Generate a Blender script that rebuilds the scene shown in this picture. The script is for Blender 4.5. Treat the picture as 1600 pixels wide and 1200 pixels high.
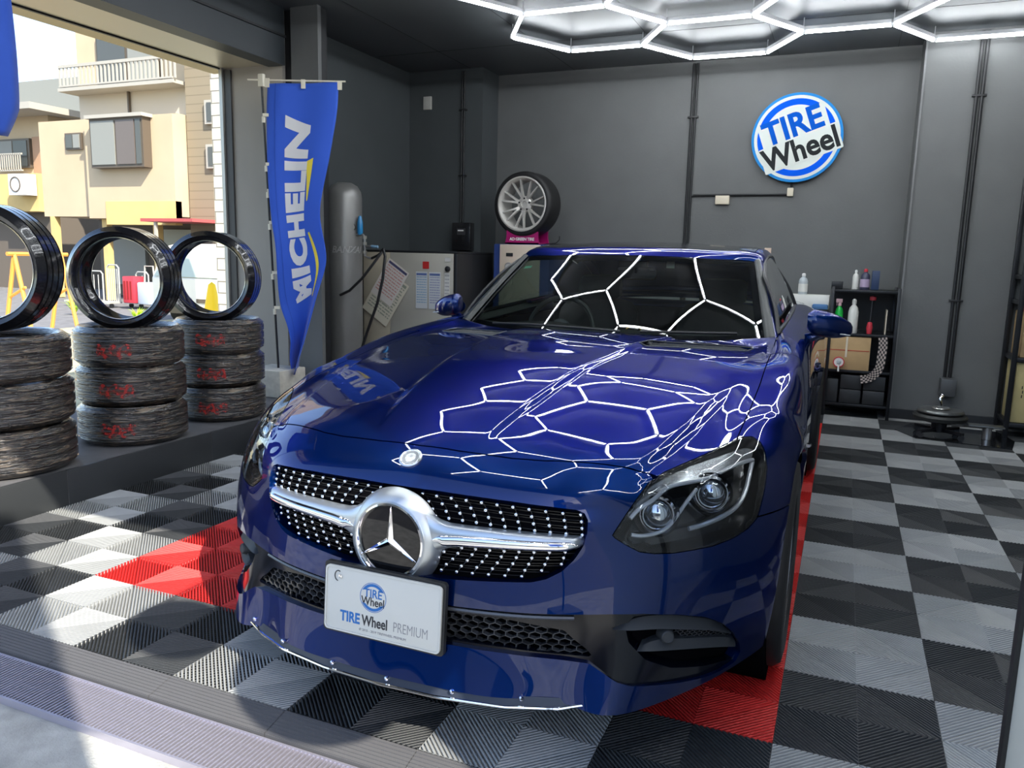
import bpy, bmesh, math, random
import numpy as np
from mathutils import Vector, Matrix
random.seed(7); rng = np.random.default_rng(7)
SC = bpy.context.scene
COL = SC.collection
for o in list(bpy.data.objects): bpy.data.objects.remove(o)
# ---------------- camera ----------------
YAW, PITCH, ROLL = 0.397134932, -0.161098811, 0.0240689275
CAMLOC = Vector((0.0719617901, -2.33589834, 1.20024310))
def cam_axes():
    fwd = Vector((-math.sin(YAW)*math.cos(PITCH), math.cos(YAW)*math.cos(PITCH), math.sin(PITCH)))
    right = Vector((math.cos(YAW), math.sin(YAW), 0)); up = right.cross(fwd)
    r = math.cos(ROLL)*right+math.sin(ROLL)*up; u = -math.sin(ROLL)*right+math.cos(ROLL)*up
    return r, u, fwd
cd = bpy.data.cameras.new('camera'); cam = bpy.data.objects.new('camera', cd); COL.objects.link(cam)
_r, _u, _f = cam_axes()
cam.matrix_world = Matrix(((_r.x, _u.x, -_f.x, CAMLOC.x), (_r.y, _u.y, -_f.y, CAMLOC.y), (_r.z, _u.z, -_f.z, CAMLOC.z), (0, 0, 0, 1)))
cd.sensor_width = 36; cd.sensor_fit = 'HORIZONTAL'; cd.lens = 1221.43014*36/1600; cd.clip_start = .02; cd.clip_end = 300
SC.camera = cam
# ---------------- sky, sun, exposure ----------------
SUN_DIR = Vector((.86, -.51, .90)).normalized()        # towards the sun
w = bpy.data.worlds.new('sky'); SC.world = w; w.use_nodes = True
nt = w.node_tree; nt.nodes.clear()
out = nt.nodes.new('ShaderNodeOutputWorld'); bg = nt.nodes.new('ShaderNodeBackground'); sky = nt.nodes.new('ShaderNodeTexSky')
sky.sky_type = 'NISHITA'; sky.sun_disc = False; sky.sun_elevation = math.asin(SUN_DIR.z)
sky.sun_rotation = math.atan2(SUN_DIR.x, SUN_DIR.y); sky.air_density = 1.0; sky.dust_density = 1.2; sky.ozone_density = 1.0
bg.inputs[1].default_value = .26
nt.links.new(sky.outputs[0], bg.inputs[0]); nt.links.new(bg.outputs[0], out.inputs[0])
sd = bpy.data.lights.new('sun', 'SUN'); sd.energy = 6.0; sd.angle = math.radians(.53); sd.color = (1.0, .93, .80)
so = bpy.data.objects.new('sun', sd); COL.objects.link(so); so.rotation_euler = SUN_DIR.to_track_quat('Z', 'Y').to_euler(); so.location = (-5, -5, 9)
SC.view_settings.view_transform = 'Standard'; SC.view_settings.look = 'None'
SC.view_settings.exposure = 0.75; SC.view_settings.gamma = 1.0; SC.view_settings.use_curve_mapping = False
try:
    SC.cycles.max_bounces = 10; SC.cycles.transparent_max_bounces = 16; SC.cycles.use_denoising = True
    SC.cycles.sample_clamp_indirect = 8; SC.cycles.caustics_reflective = False; SC.cycles.caustics_refractive = False
except Exception: pass
# ---------------- helpers ----------------
MATS = {}
def mat(name, col=(.5, .5, .5), rough=.5, metal=0., coat=0., coat_r=.03, emit=None, estr=0., trans=0., ior=1.45, alpha=1., spec=.5, sheen=0.):
    if name in MATS: return MATS[name]
    m = bpy.data.materials.new(name); m.use_nodes = True; b = m.node_tree.nodes['Principled BSDF']
    b.inputs['Base Color'].default_value = (*col, 1); b.inputs['Roughness'].default_value = rough; b.inputs['Metallic'].default_value = metal
    b.inputs['Coat Weight'].default_value = coat; b.inputs['Coat Roughness'].default_value = coat_r; b.inputs['IOR'].default_value = ior
    b.inputs['Transmission Weight'].default_value = trans; b.inputs['Alpha'].default_value = alpha
    b.inputs['Specular IOR Level'].default_value = spec; b.inputs['Sheen Weight'].default_value = sheen
    if emit is not None: b.inputs['Emission Color'].default_value = (*emit, 1); b.inputs['Emission Strength'].default_value = estr
    MATS[name] = m; return m
def nodes(m): return m.node_tree.nodes, m.node_tree.links, m.node_tree.nodes['Principled BSDF']
def noise_var(m, scale=20, amount=.15, bump=0., bscale=None, detail=4, rough_var=0.):
    """slight procedural colour variation / bump on a principled material"""
    n, l, b = nodes(m); base = tuple(b.inputs['Base Color'].default_value)[:3]
    tc = n.new('ShaderNodeTexCoord'); nz = n.new('ShaderNodeTexNoise'); nz.inputs['Scale'].default_value = scale; nz.inputs['Detail'].default_value = detail
    l.new(tc.outputs['Object'], nz.inputs['Vector'])
    r = n.new('ShaderNodeValToRGB'); lo = tuple(max(0, c*(1-amount)) for c in base); hi = tuple(min(1, c*(1+amount)) for c in base)
    r.color_ramp.elements[0].position = .3; r.color_ramp.elements[0].color = (*lo, 1); r.color_ramp.elements[1].position = .7; r.color_ramp.elements[1].color = (*hi, 1)
    l.new(nz.outputs['Fac'], r.inputs[0]); l.new(r.outputs[0], b.inputs['Base Color'])
    if bump:
        n2 = n.new('ShaderNodeTexNoise'); n2.inputs['Scale'].default_value = bscale or scale*6; n2.inputs['Detail'].default_value = detail
        l.new(tc.outputs['Object'], n2.inputs['Vector']); bp = n.new('ShaderNodeBump'); bp.inputs['Strength'].default_value = bump; bp.inputs['Distance'].default_value = .01
        l.new(n2.outputs['Fac'], bp.inputs['Height']); l.new(bp.outputs[0], b.inputs['Normal'])
    return m
def link(o, parent=None):
    COL.objects.link(o)
    if parent is not None: o.parent = parent
    return o
def raw(name, V, F, m, parent=None, N=None, mi=None, smooth=True, sharp=None):
    me = bpy.data.meshes.new(name); me.from_pydata([tuple(map(float, v)) for v in V], [], [tuple(f) for f in F])
    for x in (m if isinstance(m, (list, tuple)) else [m]): me.materials.append(x)
    if mi is not None: me.polygons.foreach_set('material_index', mi)
    me.polygons.foreach_set('use_smooth', [smooth]*len(me.polygons))
    me.update()
    if N is not None:
        N = np.asarray(N, float); ln = np.linalg.norm(N, axis=1, keepdims=True); N = N/np.where(ln < 1e-6, 1, ln)
        me.normals_split_custom_set_from_vertices([tuple(x) for x in N])
    elif smooth: me.set_sharp_from_angle(angle=math.radians(sharp or 32))
    o = bpy.data.objects.new(name, me); return link(o, parent)
def tag(o, label=None, cat=None, group=None, kind=None):
    if label: o['label'] = label
    if cat: o['category'] = cat
    if group: o['group'] = group
    if kind: o['kind'] = kind
    return o
def empty(name, loc=(0, 0, 0), rz=0, label=None, cat=None, group=None):
    o = bpy.data.objects.new(name, None); o.empty_display_size = .05; o.location = loc; o.rotation_euler = (0, 0, rz); link(o)
    return tag(o, label, cat, group)
def copy_tree(o, parent=None):
    c = o.copy(); COL.objects.link(c)
    if parent is not None: c.parent = parent
    for ch in list(o.children): copy_tree(ch, c)
    return c
I4 = Matrix.Identity(4)
def T(x, y, z): return Matrix.Translation((x, y, z))
def RZ(a): return Matrix.Rotation(a, 4, 'Z')
def RX(a): return Matrix.Rotation(a, 4, 'X')
def RY(a): return Matrix.Rotation(a, 4, 'Y')
def frame(p, zdir, xdir=None):
    z = Vector(zdir).normalized(); x = Vector(xdir) if xdir is not None else (Vector((1, 0, 0)) if abs(z.x) < .9 else Vector((0, 1, 0)))
    y = z.cross(x).normalized(); x = y.cross(z)
    return Matrix(((x.x, y.x, z.x, p[0]), (x.y, y.y, z.y, p[1]), (x.z, y.z, z.z, p[2]), (0, 0, 0, 1)))
class MB:
    def __init__(s): s.V = []; s.F = []; s.mi = []; s.cur = 0
    def add(s, V, F, M=None):
        b = len(s.V)
        if M is not None: V = [M @ Vector(v) for v in V]
        s.V += [tuple(v) for v in V]; s.F += [tuple(i+b for i in f) for f in F]; s.mi += [s.cur]*len(F); return s
    def m(s, i): s.cur = i; return s
    def box(s, x0, y0, z0, x1, y1, z1, M=None):
        V = [(x0, y0, z0), (x1, y0, z0), (x1, y1, z0), (x0, y1, z0), (x0, y0, z1), (x1, y0, z1), (x1, y1, z1), (x0, y1, z1)]
        return s.add(V, [(0, 3, 2, 1), (4, 5, 6, 7), (0, 1, 5, 4), (1, 2, 6, 5), (2, 3, 7, 6), (3, 0, 4, 7)], M)
    def cbox(s, c, d, M=None):
        return s.box(c[0]-d[0]/2, c[1]-d[1]/2, c[2]-d[2]/2, c[0]+d[0]/2, c[1]+d[1]/2, c[2]+d[2]/2, M)
    def lathe(s, prof, M=None, n=32, close=False, a0=0, a1=2*math.pi, cap=True):
        """prof: list of (r, z) revolved round local z"""
        full = abs(a1-a0-2*math.pi) < 1e-6; k = n if full else n+1; V = []; F = []
        for r, z in prof:
            for i in range(k):
                a = a0+(a1-a0)*i/n; V.append((r*math.cos(a), r*math.sin(a), z))
        P = len(prof)
        for j in range(P if close else P-1):
            j2 = (j+1) % P
            for i in range(n):
                i2 = (i+1) % k; F.append((j*k+i, j*k+i2, j2*k+i2, j2*k+i))
        if not close and cap:
            if prof[0][0] > 1e-6: F.append(tuple(reversed(range(k))))
            if prof[-1][0] > 1e-6: F.append(tuple(range((P-1)*k, P*k)))
        return s.add(V, F, M)
    def cyl(s, p0, p1, r0, r1=None, n=16):
        p0 = Vector(p0); p1 = Vector(p1); r1 = r0 if r1 is None else r1
        return s.lathe([(r0, 0), (r1, (p1-p0).length)], frame(p0, p1-p0), n)
    def tube(s, pts, r, n=8, cyc=False):
        pts = [Vector(p) for p in pts]; N = len(pts); V = []; F = []; prev = None
        for i, p in enumerate(pts):
            if cyc: t = pts[(i+1) % N]-pts[i-1]
            else: t = pts[min(i+1, N-1)]-pts[max(i-1, 0)]
            t.normalize()
            if prev is None: x = Vector((0, 0, 1)).cross(t) if abs(t.z) < .9 else Vector((1, 0, 0)).cross(t)
            else: x = prev-t*prev.dot(t)
            x.normalize(); prev = x; y = t.cross(x); rr = r[i] if isinstance(r, (list, tuple)) else r
            for k in range(n):
                a = 2*math.pi*k/n; V.append(p+x*(rr*math.cos(a))+y*(rr*math.sin(a)))
        for i in range(N if cyc else N-1):
            j = (i+1) % N
            for k in range(n): F.append((i*n+k, i*n+(k+1) % n, j*n+(k+1) % n, j*n+k))
        if not cyc: F += [tuple(reversed(range(n))), tuple(range((N-1)*n, N*n))]
        return s.add(V, F)
    def prism(s, poly, h0, h1, M=None):
        """2-D polygon (ccw) extruded along local z"""
        n = len(poly); V = [(x, y, h0) for x, y in poly]+[(x, y, h1) for x, y in poly]
        F = [tuple(reversed(range(n))), tuple(range(n, 2*n))]+[(i, (i+1) % n, n+(i+1) % n, n+i) for i in range(n)]
        return s.add(V, F, M)
    def ring(s, outer, inner, h0, h1, M=None):
        n = len(outer); V = [(x, y, h0) for x, y in outer]+[(x, y, h0) for x, y in inner]+[(x, y, h1) for x, y in outer]+[(x, y, h1) for x, y in inner]; F = []
        for i in range(n):
            j = (i+1) % n
            F += [(i, n+i, n+j, j), (2*n+i, 2*n+j, 3*n+j, 3*n+i), (i, j, 2*n+j, 2*n+i), (n+j, n+i, 3*n+i, 3*n+j)]
        return s.add(V, F, M)
    def build(s, name, m, parent=None, bevel=0, seg=2, smooth=True, sharp=None):
        o = raw(name, s.V, s.F, m, parent, mi=s.mi, smooth=smooth, sharp=sharp)
        if bevel:
            bm = bmesh.new(); bm.from_mesh(o.data); bm.edges.ensure_lookup_table()
            es = [e for e in bm.edges if len(e.link_faces) == 2 and e.calc_face_angle(0) > math.radians(30)]
            bmesh.ops.bevel(bm, geom=es, offset=bevel, segments=seg, affect='EDGES', profile=.5, clamp_overlap=True)
            bm.to_mesh(o.data); bm.free(); o.data.polygons.foreach_set('use_smooth', [True]*len(o.data.polygons)); o.data.set_sharp_from_angle(angle=math.radians(32))
        return o
def rrect(w, h, r, n=6, cx=0, cy=0):
    pts = []
    for qx, qy, a0 in ((1, 1, 0), (-1, 1, 90), (-1, -1, 180), (1, -1, 270)):
        for i in range(n+1):
            a = math.radians(a0+90*i/n); pts.append((cx+qx*(w/2-r)+r*math.cos(a), cy+qy*(h/2-r)+r*math.sin(a)))
    return pts
def circ(r, n=48, cx=0, cy=0, ph=0): return [(cx+r*math.cos(2*math.pi*i/n+ph), cy+r*math.sin(2*math.pi*i/n+ph)) for i in range(n)]
def text_mesh(s, size=1., bold=0., extrude=0., shear=0., sx=1., align='CENTER', spacing=1.):
    """returns (V, F) of a text laid out in the local xy plane"""
    cu = bpy.data.curves.new('t', 'FONT'); cu.body = s; cu.size = size; cu.offset = bold; cu.extrude = extrude; cu.shear = shear
    cu.align_x = align; cu.align_y = 'CENTER'; cu.resolution_u = 4; cu.space_character = spacing
    ob = bpy.data.objects.new('t', cu); COL.objects.link(ob); dg = bpy.context.evaluated_depsgraph_get(); dg.update()
    me = ob.evaluated_get(dg).to_mesh(); V = [(v.co.x*sx, v.co.y, v.co.z) for v in me.vertices]; F = [tuple(p.vertices) for p in me.polygons]
    ob.evaluated_get(dg).to_mesh_clear(); bpy.data.objects.remove(ob); bpy.data.curves.remove(cu)
    return V, F
def text_obj(name, s, size, M, m, parent=None, bold=0., extrude=.0004, shear=0., sx=1., align='CENTER', spacing=1.):
    V, F = text_mesh(s, size, bold, extrude, shear, sx, align, spacing)
    b = MB(); b.add(V, F, M); return b.build(name, m, parent, smooth=False)
def struct(o): o['kind'] = 'structure'; return o
# ---------------- room shell ----------------
CEIL = 2.92
m_wall = noise_var(mat('wall_grey_panel', (.115, .12, .12), .55), 3, .06, .08, 60)
m_wall2 = noise_var(mat('wall_dark_panel', (.058, .066, .070), .5), 3, .06, .08, 60)
m_jamb = noise_var(mat('reveal_grey', (.34, .315, .275), .6), 2, .05)
m_ceil = mat('ceiling_satin', (.10, .11, .12), .42, spec=.6)
m_blk = mat('black_trim', (.012, .013, .015), .45)
m_base = mat('baseboard_black', (.02, .022, .026), .4)
def wallbox(name, x0, y0, z0, x1, y1, z1, m, bevel=0): return struct(MB().box(x0, y0, z0, x1, y1, z1).build(name, m, bevel=bevel, smooth=False))
wallbox('wall_back', -3.17, 4.88, -.1, 3.0, 5.05, CEIL+.1, m_wall)
wallbox('wall_back_left', -4.1, 4.53, -.1, -3.17, 5.05, CEIL+.1, m_wall2)
wallbox('wall_back_right', .475, 4.53, -.1, 3.0, 4.88, CEIL+.1, m_wall)
wallbox('wall_left', -4.15, 2.62, -.1, -3.95, 4.53, CEIL+.1, m_wall2)
wallbox('wall_right', 3.0, -1.3, -.1, 3.15, 5.05, CEIL+.1, m_wall)
wallbox('wall_left_column', -3.745, 2.50, -.1, -3.51, 2.54, CEIL+.1, m_wall)
wallbox('wall_left_gap', -3.95, 2.545, -.1, -3.52, 2.62, CEIL+.1, m_blk)
wallbox('wall_left_reveal', -4.39, 2.505, -.1, -3.83, 2.54, CEIL+.1, m_jamb)
# header beam over the left opening with its cream soffit
wallbox('trim_1', -3.95, -1.3, 2.53, -3.80, 2.50, CEIL+.02, mat('beam_dark', (.030, .037, .043), .5))
wallbox('trim_2', -4.38, -1.3, 2.545, -3.95, 2.52, CEIL+.1, mat('soffit_sheet', (.50, .45, .36), .35, .3))
wallbox('trim_3', -4.40, -1.3, 2.535, -4.38, 2.52, 2.56, m_blk)
wallbox('trim_4', -4.56, -1.3, 2.54, -4.40, 2.60, 2.60, mat('cream_eave', (.72, .58, .36), .7))
wallbox('trim_5', -4.395, 2.47, -.1, -4.365, 2.52, 2.55, mat('frame_bright', (.55, .54, .50), .35, .5))
wallbox('trim_6', -3.80, -1.3, 2.72, -3.785, 2.50, 2.735, m_blk)
# front header above the camera (street side)
wallbox('trim_7', -4.45, -1.35, 2.50, 3.15, -1.05, CEIL+.1, m_wall2)
wallbox('ceiling', -4.45, -1.3, CEIL, 3.15, 5.05, CEIL+.08, m_ceil)
b = MB()                                            # ceiling panel seams
for x in (-3.3, -2.4, -1.5, -.6, .3, 1.2, 2.1): b.box(x-.002, -1.05, CEIL-.0015, x+.002, 4.88, CEIL)
for y in (.3, 2.1, 3.9): b.box(-3.9, y-.002, CEIL-.0015, 3.0, y+.002, CEIL)
struct(b.build('trim_8', m_blk, smooth=False))
# baseboards
wallbox('baseboard_right', .47, 4.505, 0, 3.0, 4.53, .075, m_base)
wallbox('baseboard_back', -3.17, 4.86, 0, .475, 4.88, .075, m_base)
wallbox('baseboard_left', -3.95, 2.74, 0, -3.93, 4.53, .075, m_base)
wallbox('trim_9', .478, 4.515, 0.07, .49, 4.532, CEIL, mat('panel_edge', (.16, .165, .17), .5))
# left display platform with black front board
m_plat = noise_var(mat('platform_top', (.10, .10, .105), .6), 8, .2)
b = MB().box(-4.38, -1.3, -.05, -3.2, 2.52, .165)
struct(b.build('trim_10', m_plat, smooth=False))
b = MB()
for y0, y1 in ((-1.3, .118), (.121, 1.03), (1.033, 2.0), (2.003, 2.95)): b.box(-3.215, y0, -.02, -3.198, y1, .168)
b.box(-3.95, 2.75, -.02, -3.2, 2.95, .165)
struct(b.build('trim_11', mat('platform_board', (.03, .033, .036), .42), bevel=.0015))
# ---------------- ribbed floor tiles ----------------
def tile_mesh():
    """top faces of one 0.4 m tile: ribs following |u|+|v| = c in four quadrants"""
    V = []; F = []
    h = .2; p = h/14.0; wd = p*.54; zt = 0.0; zb = -.016; e = .0012
    def quad(a, b_, c, d): i = len(V); V.extend([a, b_, c, d]); F.append((i, i+1, i+2, i+3))
    def rib(P0, P1, Q0, Q1):                    # top strip P0->P1 (inner edge) Q0->Q1 (outer edge)
        t = [(*P0, zt), (*P1, zt), (*Q1, zt), (*Q0, zt)]; bt = [(*P0, zb), (*P1, zb), (*Q1, zb), (*Q0, zb)]
        i = len(V); V.extend(t+bt); F.append((i, i+1, i+2, i+3)); F.append((i, i+4, i+5, i+1)); F.append((i+2, i+6, i+7, i+3))
    lim = h-e
    for sx, sy in ((1, 1), (-1, 1), (-1, -1), (1, -1)):
        k = 0
        while k*p < 2*lim:
            c0 = k*p+p*.2; c1 = min(c0+wd, 2*lim-.0002)
            if c1 <= c0: break
            def ends(c):
                if c <= lim: return (c, e*.4), (e*.4, c)
                return (lim, c-lim), (c-lim, lim)
            a0, a1 = ends(c0); b0, b1 = ends(c1)
            if c0 < lim < c1:
                pts = [a0, a1, (c1-lim, lim), (lim, c1-lim)]
                a0, a1, b1, b0 = pts
            P0, P1, Q0, Q1 = [(sx*q[0], sy*q[1]) for q in (a0, a1, b0, b1)]
            if sx*sy > 0: rib(P1, P0, Q1, Q0)
            else: rib(P0, P1, Q0, Q1)
            k += 1
    # thin border and cross bars (a hair lower)
    z2 = -.0012
    for (x0, y0, x1, y1) in ((-h+.0006, -h+.0006, h-.0006, -h+.002), (-h+.0006, h-.002, h-.0006, h-.0006), (-h+.0006, -h, -h+.002, h), (h-.002, -h, h-.0006, h), (-h, -.0008, h, .0008), (-.0008, -h, .0008, h)):
        quad((x0, y0, z2), (x1, y0, z2), (x1, y1, z2), (x0, y1, z2))
    # lower ladder bars seen down in the gaps, across the ribs
    z3 = -.009
    for sx, sy in ((1, 1), (-1, 1), (-1, -1), (1, -1)):
        for c in np.arange(-h+.0143, h, .0143*1.5):
            # line v-u = c inside the quadrant
            a = (max(0, -c), max(0, c)); bmax = (min(lim, lim-c), min(lim, lim+c))
            if bmax[0] <= a[0]: continue
            w_ = .0016
            pts = [(a[0]+w_, a[1]-w_), (bmax[0]+w_, bmax[1]-w_), (bmax[0]-w_, bmax[1]+w_), (a[0]-w_, a[1]+w_)]
            pts = [(min(lim, max(0, x))*sx, min(lim, max(0, y))*sy, z3) for x, y in pts]
            if sx*sy < 0: pts = pts[::-1]
            quad(*pts)
    return np.array(V), np.array(F)
tv_, tf_ = tile_mesh()
VV = []; FF = []; MI = []; nb = 0
def tile_kind(u, v):
    if (-6 <= u <= -1 and v == -1) or ((u == -6 or u == -1) and -1 <= v <= 9): return 2
    return 0 if (u+v) % 2 == 0 else 1
vis = []
for u in range(-8, 4):
    for v in range(-2, 12):
        vis.append((u, v))
for u, v in vis:
    VV.append(tv_+np.array([(u+.5)*.4, (v+.5)*.4, 0])); FF.append(tf_+nb); nb += len(tv_); MI += [tile_kind(u, v)]*len(tf_)
VV = np.concatenate(VV); FF = np.concatenate(FF)
m_tg = noise_var(mat('tile_grey', (.30, .31, .31), .42), 5, .08); m_td = noise_var(mat('tile_black', (.030, .033, .036), .42), 5, .1); m_tr = noise_var(mat('tile_red', (.55, .022, .020), .42), 5, .08)
me = bpy.data.meshes.new('floor'); me.vertices.add(len(VV)); me.vertices.foreach_set('co', VV.ravel())
me.loops.add(FF.size); me.loops.foreach_set('vertex_index', FF.ravel().astype(np.int32)); me.polygons.add(len(FF))
me.polygons.foreach_set('loop_start', np.arange(0, FF.size, 4, dtype=np.int32))
for x in (m_tg, m_td, m_tr): me.materials.append(x)
me.polygons.foreach_set('material_index', np.array(MI, dtype=np.int32)); me.update(calc_edges=True); me.validate()
fl = bpy.data.objects.new('floor', me); link(fl); struct(fl)
wallbox('floor_base', -4.2, -.80, -.04, 3.1, 5.0, -.0165, mat('floor_underside', (.012, .012, .013), .7))
# ramp edge, drain grating, concrete apron
m_ramp = mat('ramp_edge', (.10, .10, .105), .5)
b = MB(); x = -4.0
while x < 3.0:
    for k in range(8):
        y0 = -.802-k*.0105; z0 = -.001-k*.0022
        b.box(x+.001, y0-.0088, -.03, x+.399, y0, z0)
        b.box(x+.001, y0-.0105, -.03, x+.399, y0, z0-.0025)
    x += .4
struct(b.build('trim_12', m_ramp, smooth=False))
m_gal = mat('galvanised', (.55, .53, .62), .38, .75)
b = MB()
for x in np.arange(-3.6, 1.3, .0125): b.box(x-.0024, -1.042, -.05, x+.0024, -.895, -.026, None)
b.box(-3.6, -.898, -.05, 1.3, -.892, -.024); b.box(-3.6, -1.05, -.05, 1.3, -1.043, -.024)
for y in (-.93, -.97, -1.01): b.box(-3.6, y-.002, -.045, 1.3, y+.002, -.034)
struct(b.build('trim_13', m_gal, smooth=False))
wallbox('floor_channel', -3.6, -1.05, -.2, 1.3, -.88, -.12, mat('drain_dark', (.02, .02, .02), .9))
m_conc = noise_var(mat('concrete', (.36, .36, .34), .85), 9, .28, .4, 120, 8)
# white door post at the right front
b = MB(); b.box(.385, -1.43, -.05, .47, -.90, 3.6); struct(b.build('trim_14', mat('post_white', (.62, .64, .62), .35), bevel=.003, smooth=False))
b = MB(); b.box(.378, -.915, -.05, .392, -.888, 2.5); struct(b.build('trim_15', m_blk, smooth=False))
wallbox('trim_16', -4.362, 2.488, .165, -4.30, 2.504, 2.53, mat('frame_dark_grey', (.07, .07, .068), .4))  # dark grey strip beside the bright frame
# ---------------- street outside ----------------
GZ = -.12
m_asph = noise_var(mat('asphalt', (.17, .17, .175), .9), 6, .2, .4, 90)
struct(MB().box(-60, -3.6, GZ-.3, 40, -1.05, -.045).build('ground_apron', m_conc, smooth=False))
struct(MB().box(-60, -60, GZ-.3, 40, -3.6, -.06).build('ground_road', noise_var(mat('road_asphalt', (.085, .085, .088), .9), 6, .2, .4, 90), smooth=False))
m_soil = noise_var(mat('pale_gravel', (.52, .47, .29), .95), 4, .25, .5, 60)
struct(MB().box(-11.6, -1.05, -.5, -4.45, 30, GZ).build('ground_gravel', m_soil, smooth=False))
struct(MB().box(-60, -1.05, -.5, -11.6, 40, GZ-.02).build('ground_street', m_asph, smooth=False))
struct(MB().box(-4.45, 5.05, -.5, 20, 30, GZ).build('ground_back', m_asph, smooth=False))
# ---------------- hexagon ceiling lights ----------------
HZ = 2.82; HS = .465*(HZ-1.2002)/1.3
def hexscale(x, y): k = (HZ-1.2002)/1.3; return (.07196+(x-.07196)*k, -2.3359+(y+2.3359)*k)
m_tube = mat('led_tube', (1, 1, 1), .4, emit=(.93, .97, 1.0), estr=29)
m_hous = mat('lamp_housing', (.42, .43, .45), .5)
hx0, hy0 = hexscale(-1.432, 2.236)
def hexcenters():
    out = []
    for c in range(0, 4):
        for r_ in range(0, 6):
            x = hx0+1.5*HS*c; y = hy0-math.sqrt(3)*HS*r_+(math.sqrt(3)*HS/2 if c % 2 else 0)
            if y > -.9: out.append((x, y))
    return out
lamp = empty('hexagon_ceiling_light', (hx0+2*HS, 1.5, HZ), 0, 'white glowing honeycomb of LED tubes hanging under the dark ceiling above the car', 'ceiling light')
edges = {}
for cx_, cy_ in hexcenters():
    vs = [(cx_+HS*math.cos(math.radians(60*i)), cy_+HS*math.sin(math.radians(60*i))) for i in range(6)]
    for i in range(6):
        a, b_ = vs[i], vs[(i+1) % 6]; k = tuple(sorted([(round(a[0], 2), round(a[1], 2)), (round(b_[0], 2), round(b_[1], 2))])); edges[k] = (a, b_)
bt = MB(); bh = MB(); bcs = []; LX, LY, LZ = hx0+2*HS, 1.5, HZ; done = set()
for a, b_ in edges.values():
    A = Vector((a[0]-LX, a[1]-LY, 0)); B = Vector((b_[0]-LX, b_[1]-LY, 0)); d = (B-A).normalized(); A2 = A+d*.012; B2 = B-d*.012
    bt.cyl(A2, B2, .0088, n=10)
    M = frame(A2+Vector((0, 0, .016)), d, (0, 0, 1)); L = (B2-A2).length
    bh.box(-.003, -.014, 0, .022, .014, L, M)
    for q in (a, b_):
        k = (round(q[0], 2), round(q[1], 2))
        if k not in done: done.add(k); jn = MB(); jn.lathe([(.022, -.006), (.022, .034)], T(q[0]-LX, q[1]-LY, 0), 12); jn.cyl((q[0]-LX, q[1]-LY, .03), (q[0]-LX, q[1]-LY, CEIL-HZ), .003, n=6); bcs.append(jn)
tb = bt.build('tube', m_tube, lamp); bh.build('housing', m_hous, lamp, smooth=False); [jn.build('connector', m_hous, lamp) for jn in bcs]
# ---------- car body surface (pure numpy) ----------
def nspl(tk, V, t):
    """natural cubic spline through V (n, ...) at knots tk, evaluated at t"""
    tk = np.asarray(tk, float); V = np.asarray(V, float); n = len(tk); h = np.diff(tk)
    A = np.zeros((n, n)); B = np.zeros((n,) + V.shape[1:])
    A[0, 0] = A[-1, -1] = 1
    for i in range(1, n - 1):
        A[i, i-1] = h[i-1]; A[i, i] = 2*(h[i-1]+h[i]); A[i, i+1] = h[i]
        B[i] = 6*((V[i+1]-V[i])/h[i] - (V[i]-V[i-1])/h[i-1])
    M = np.linalg.solve(A, B.reshape(n, -1)).reshape(B.shape)
    k = np.clip(np.searchsorted(tk, t, side='right')-1, 0, n-2); hk = h[k]
    sh = (-1,) + (1,)*(V.ndim-1)
    a = ((tk[k+1]-t)/hk).reshape(sh); b = ((t-tk[k])/hk).reshape(sh); hk2 = (hk**2).reshape(sh)
    return a*V[k]+b*V[k+1]+((a**3-a)*M[k]+(b**3-b)*M[k+1])*hk2/6

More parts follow.
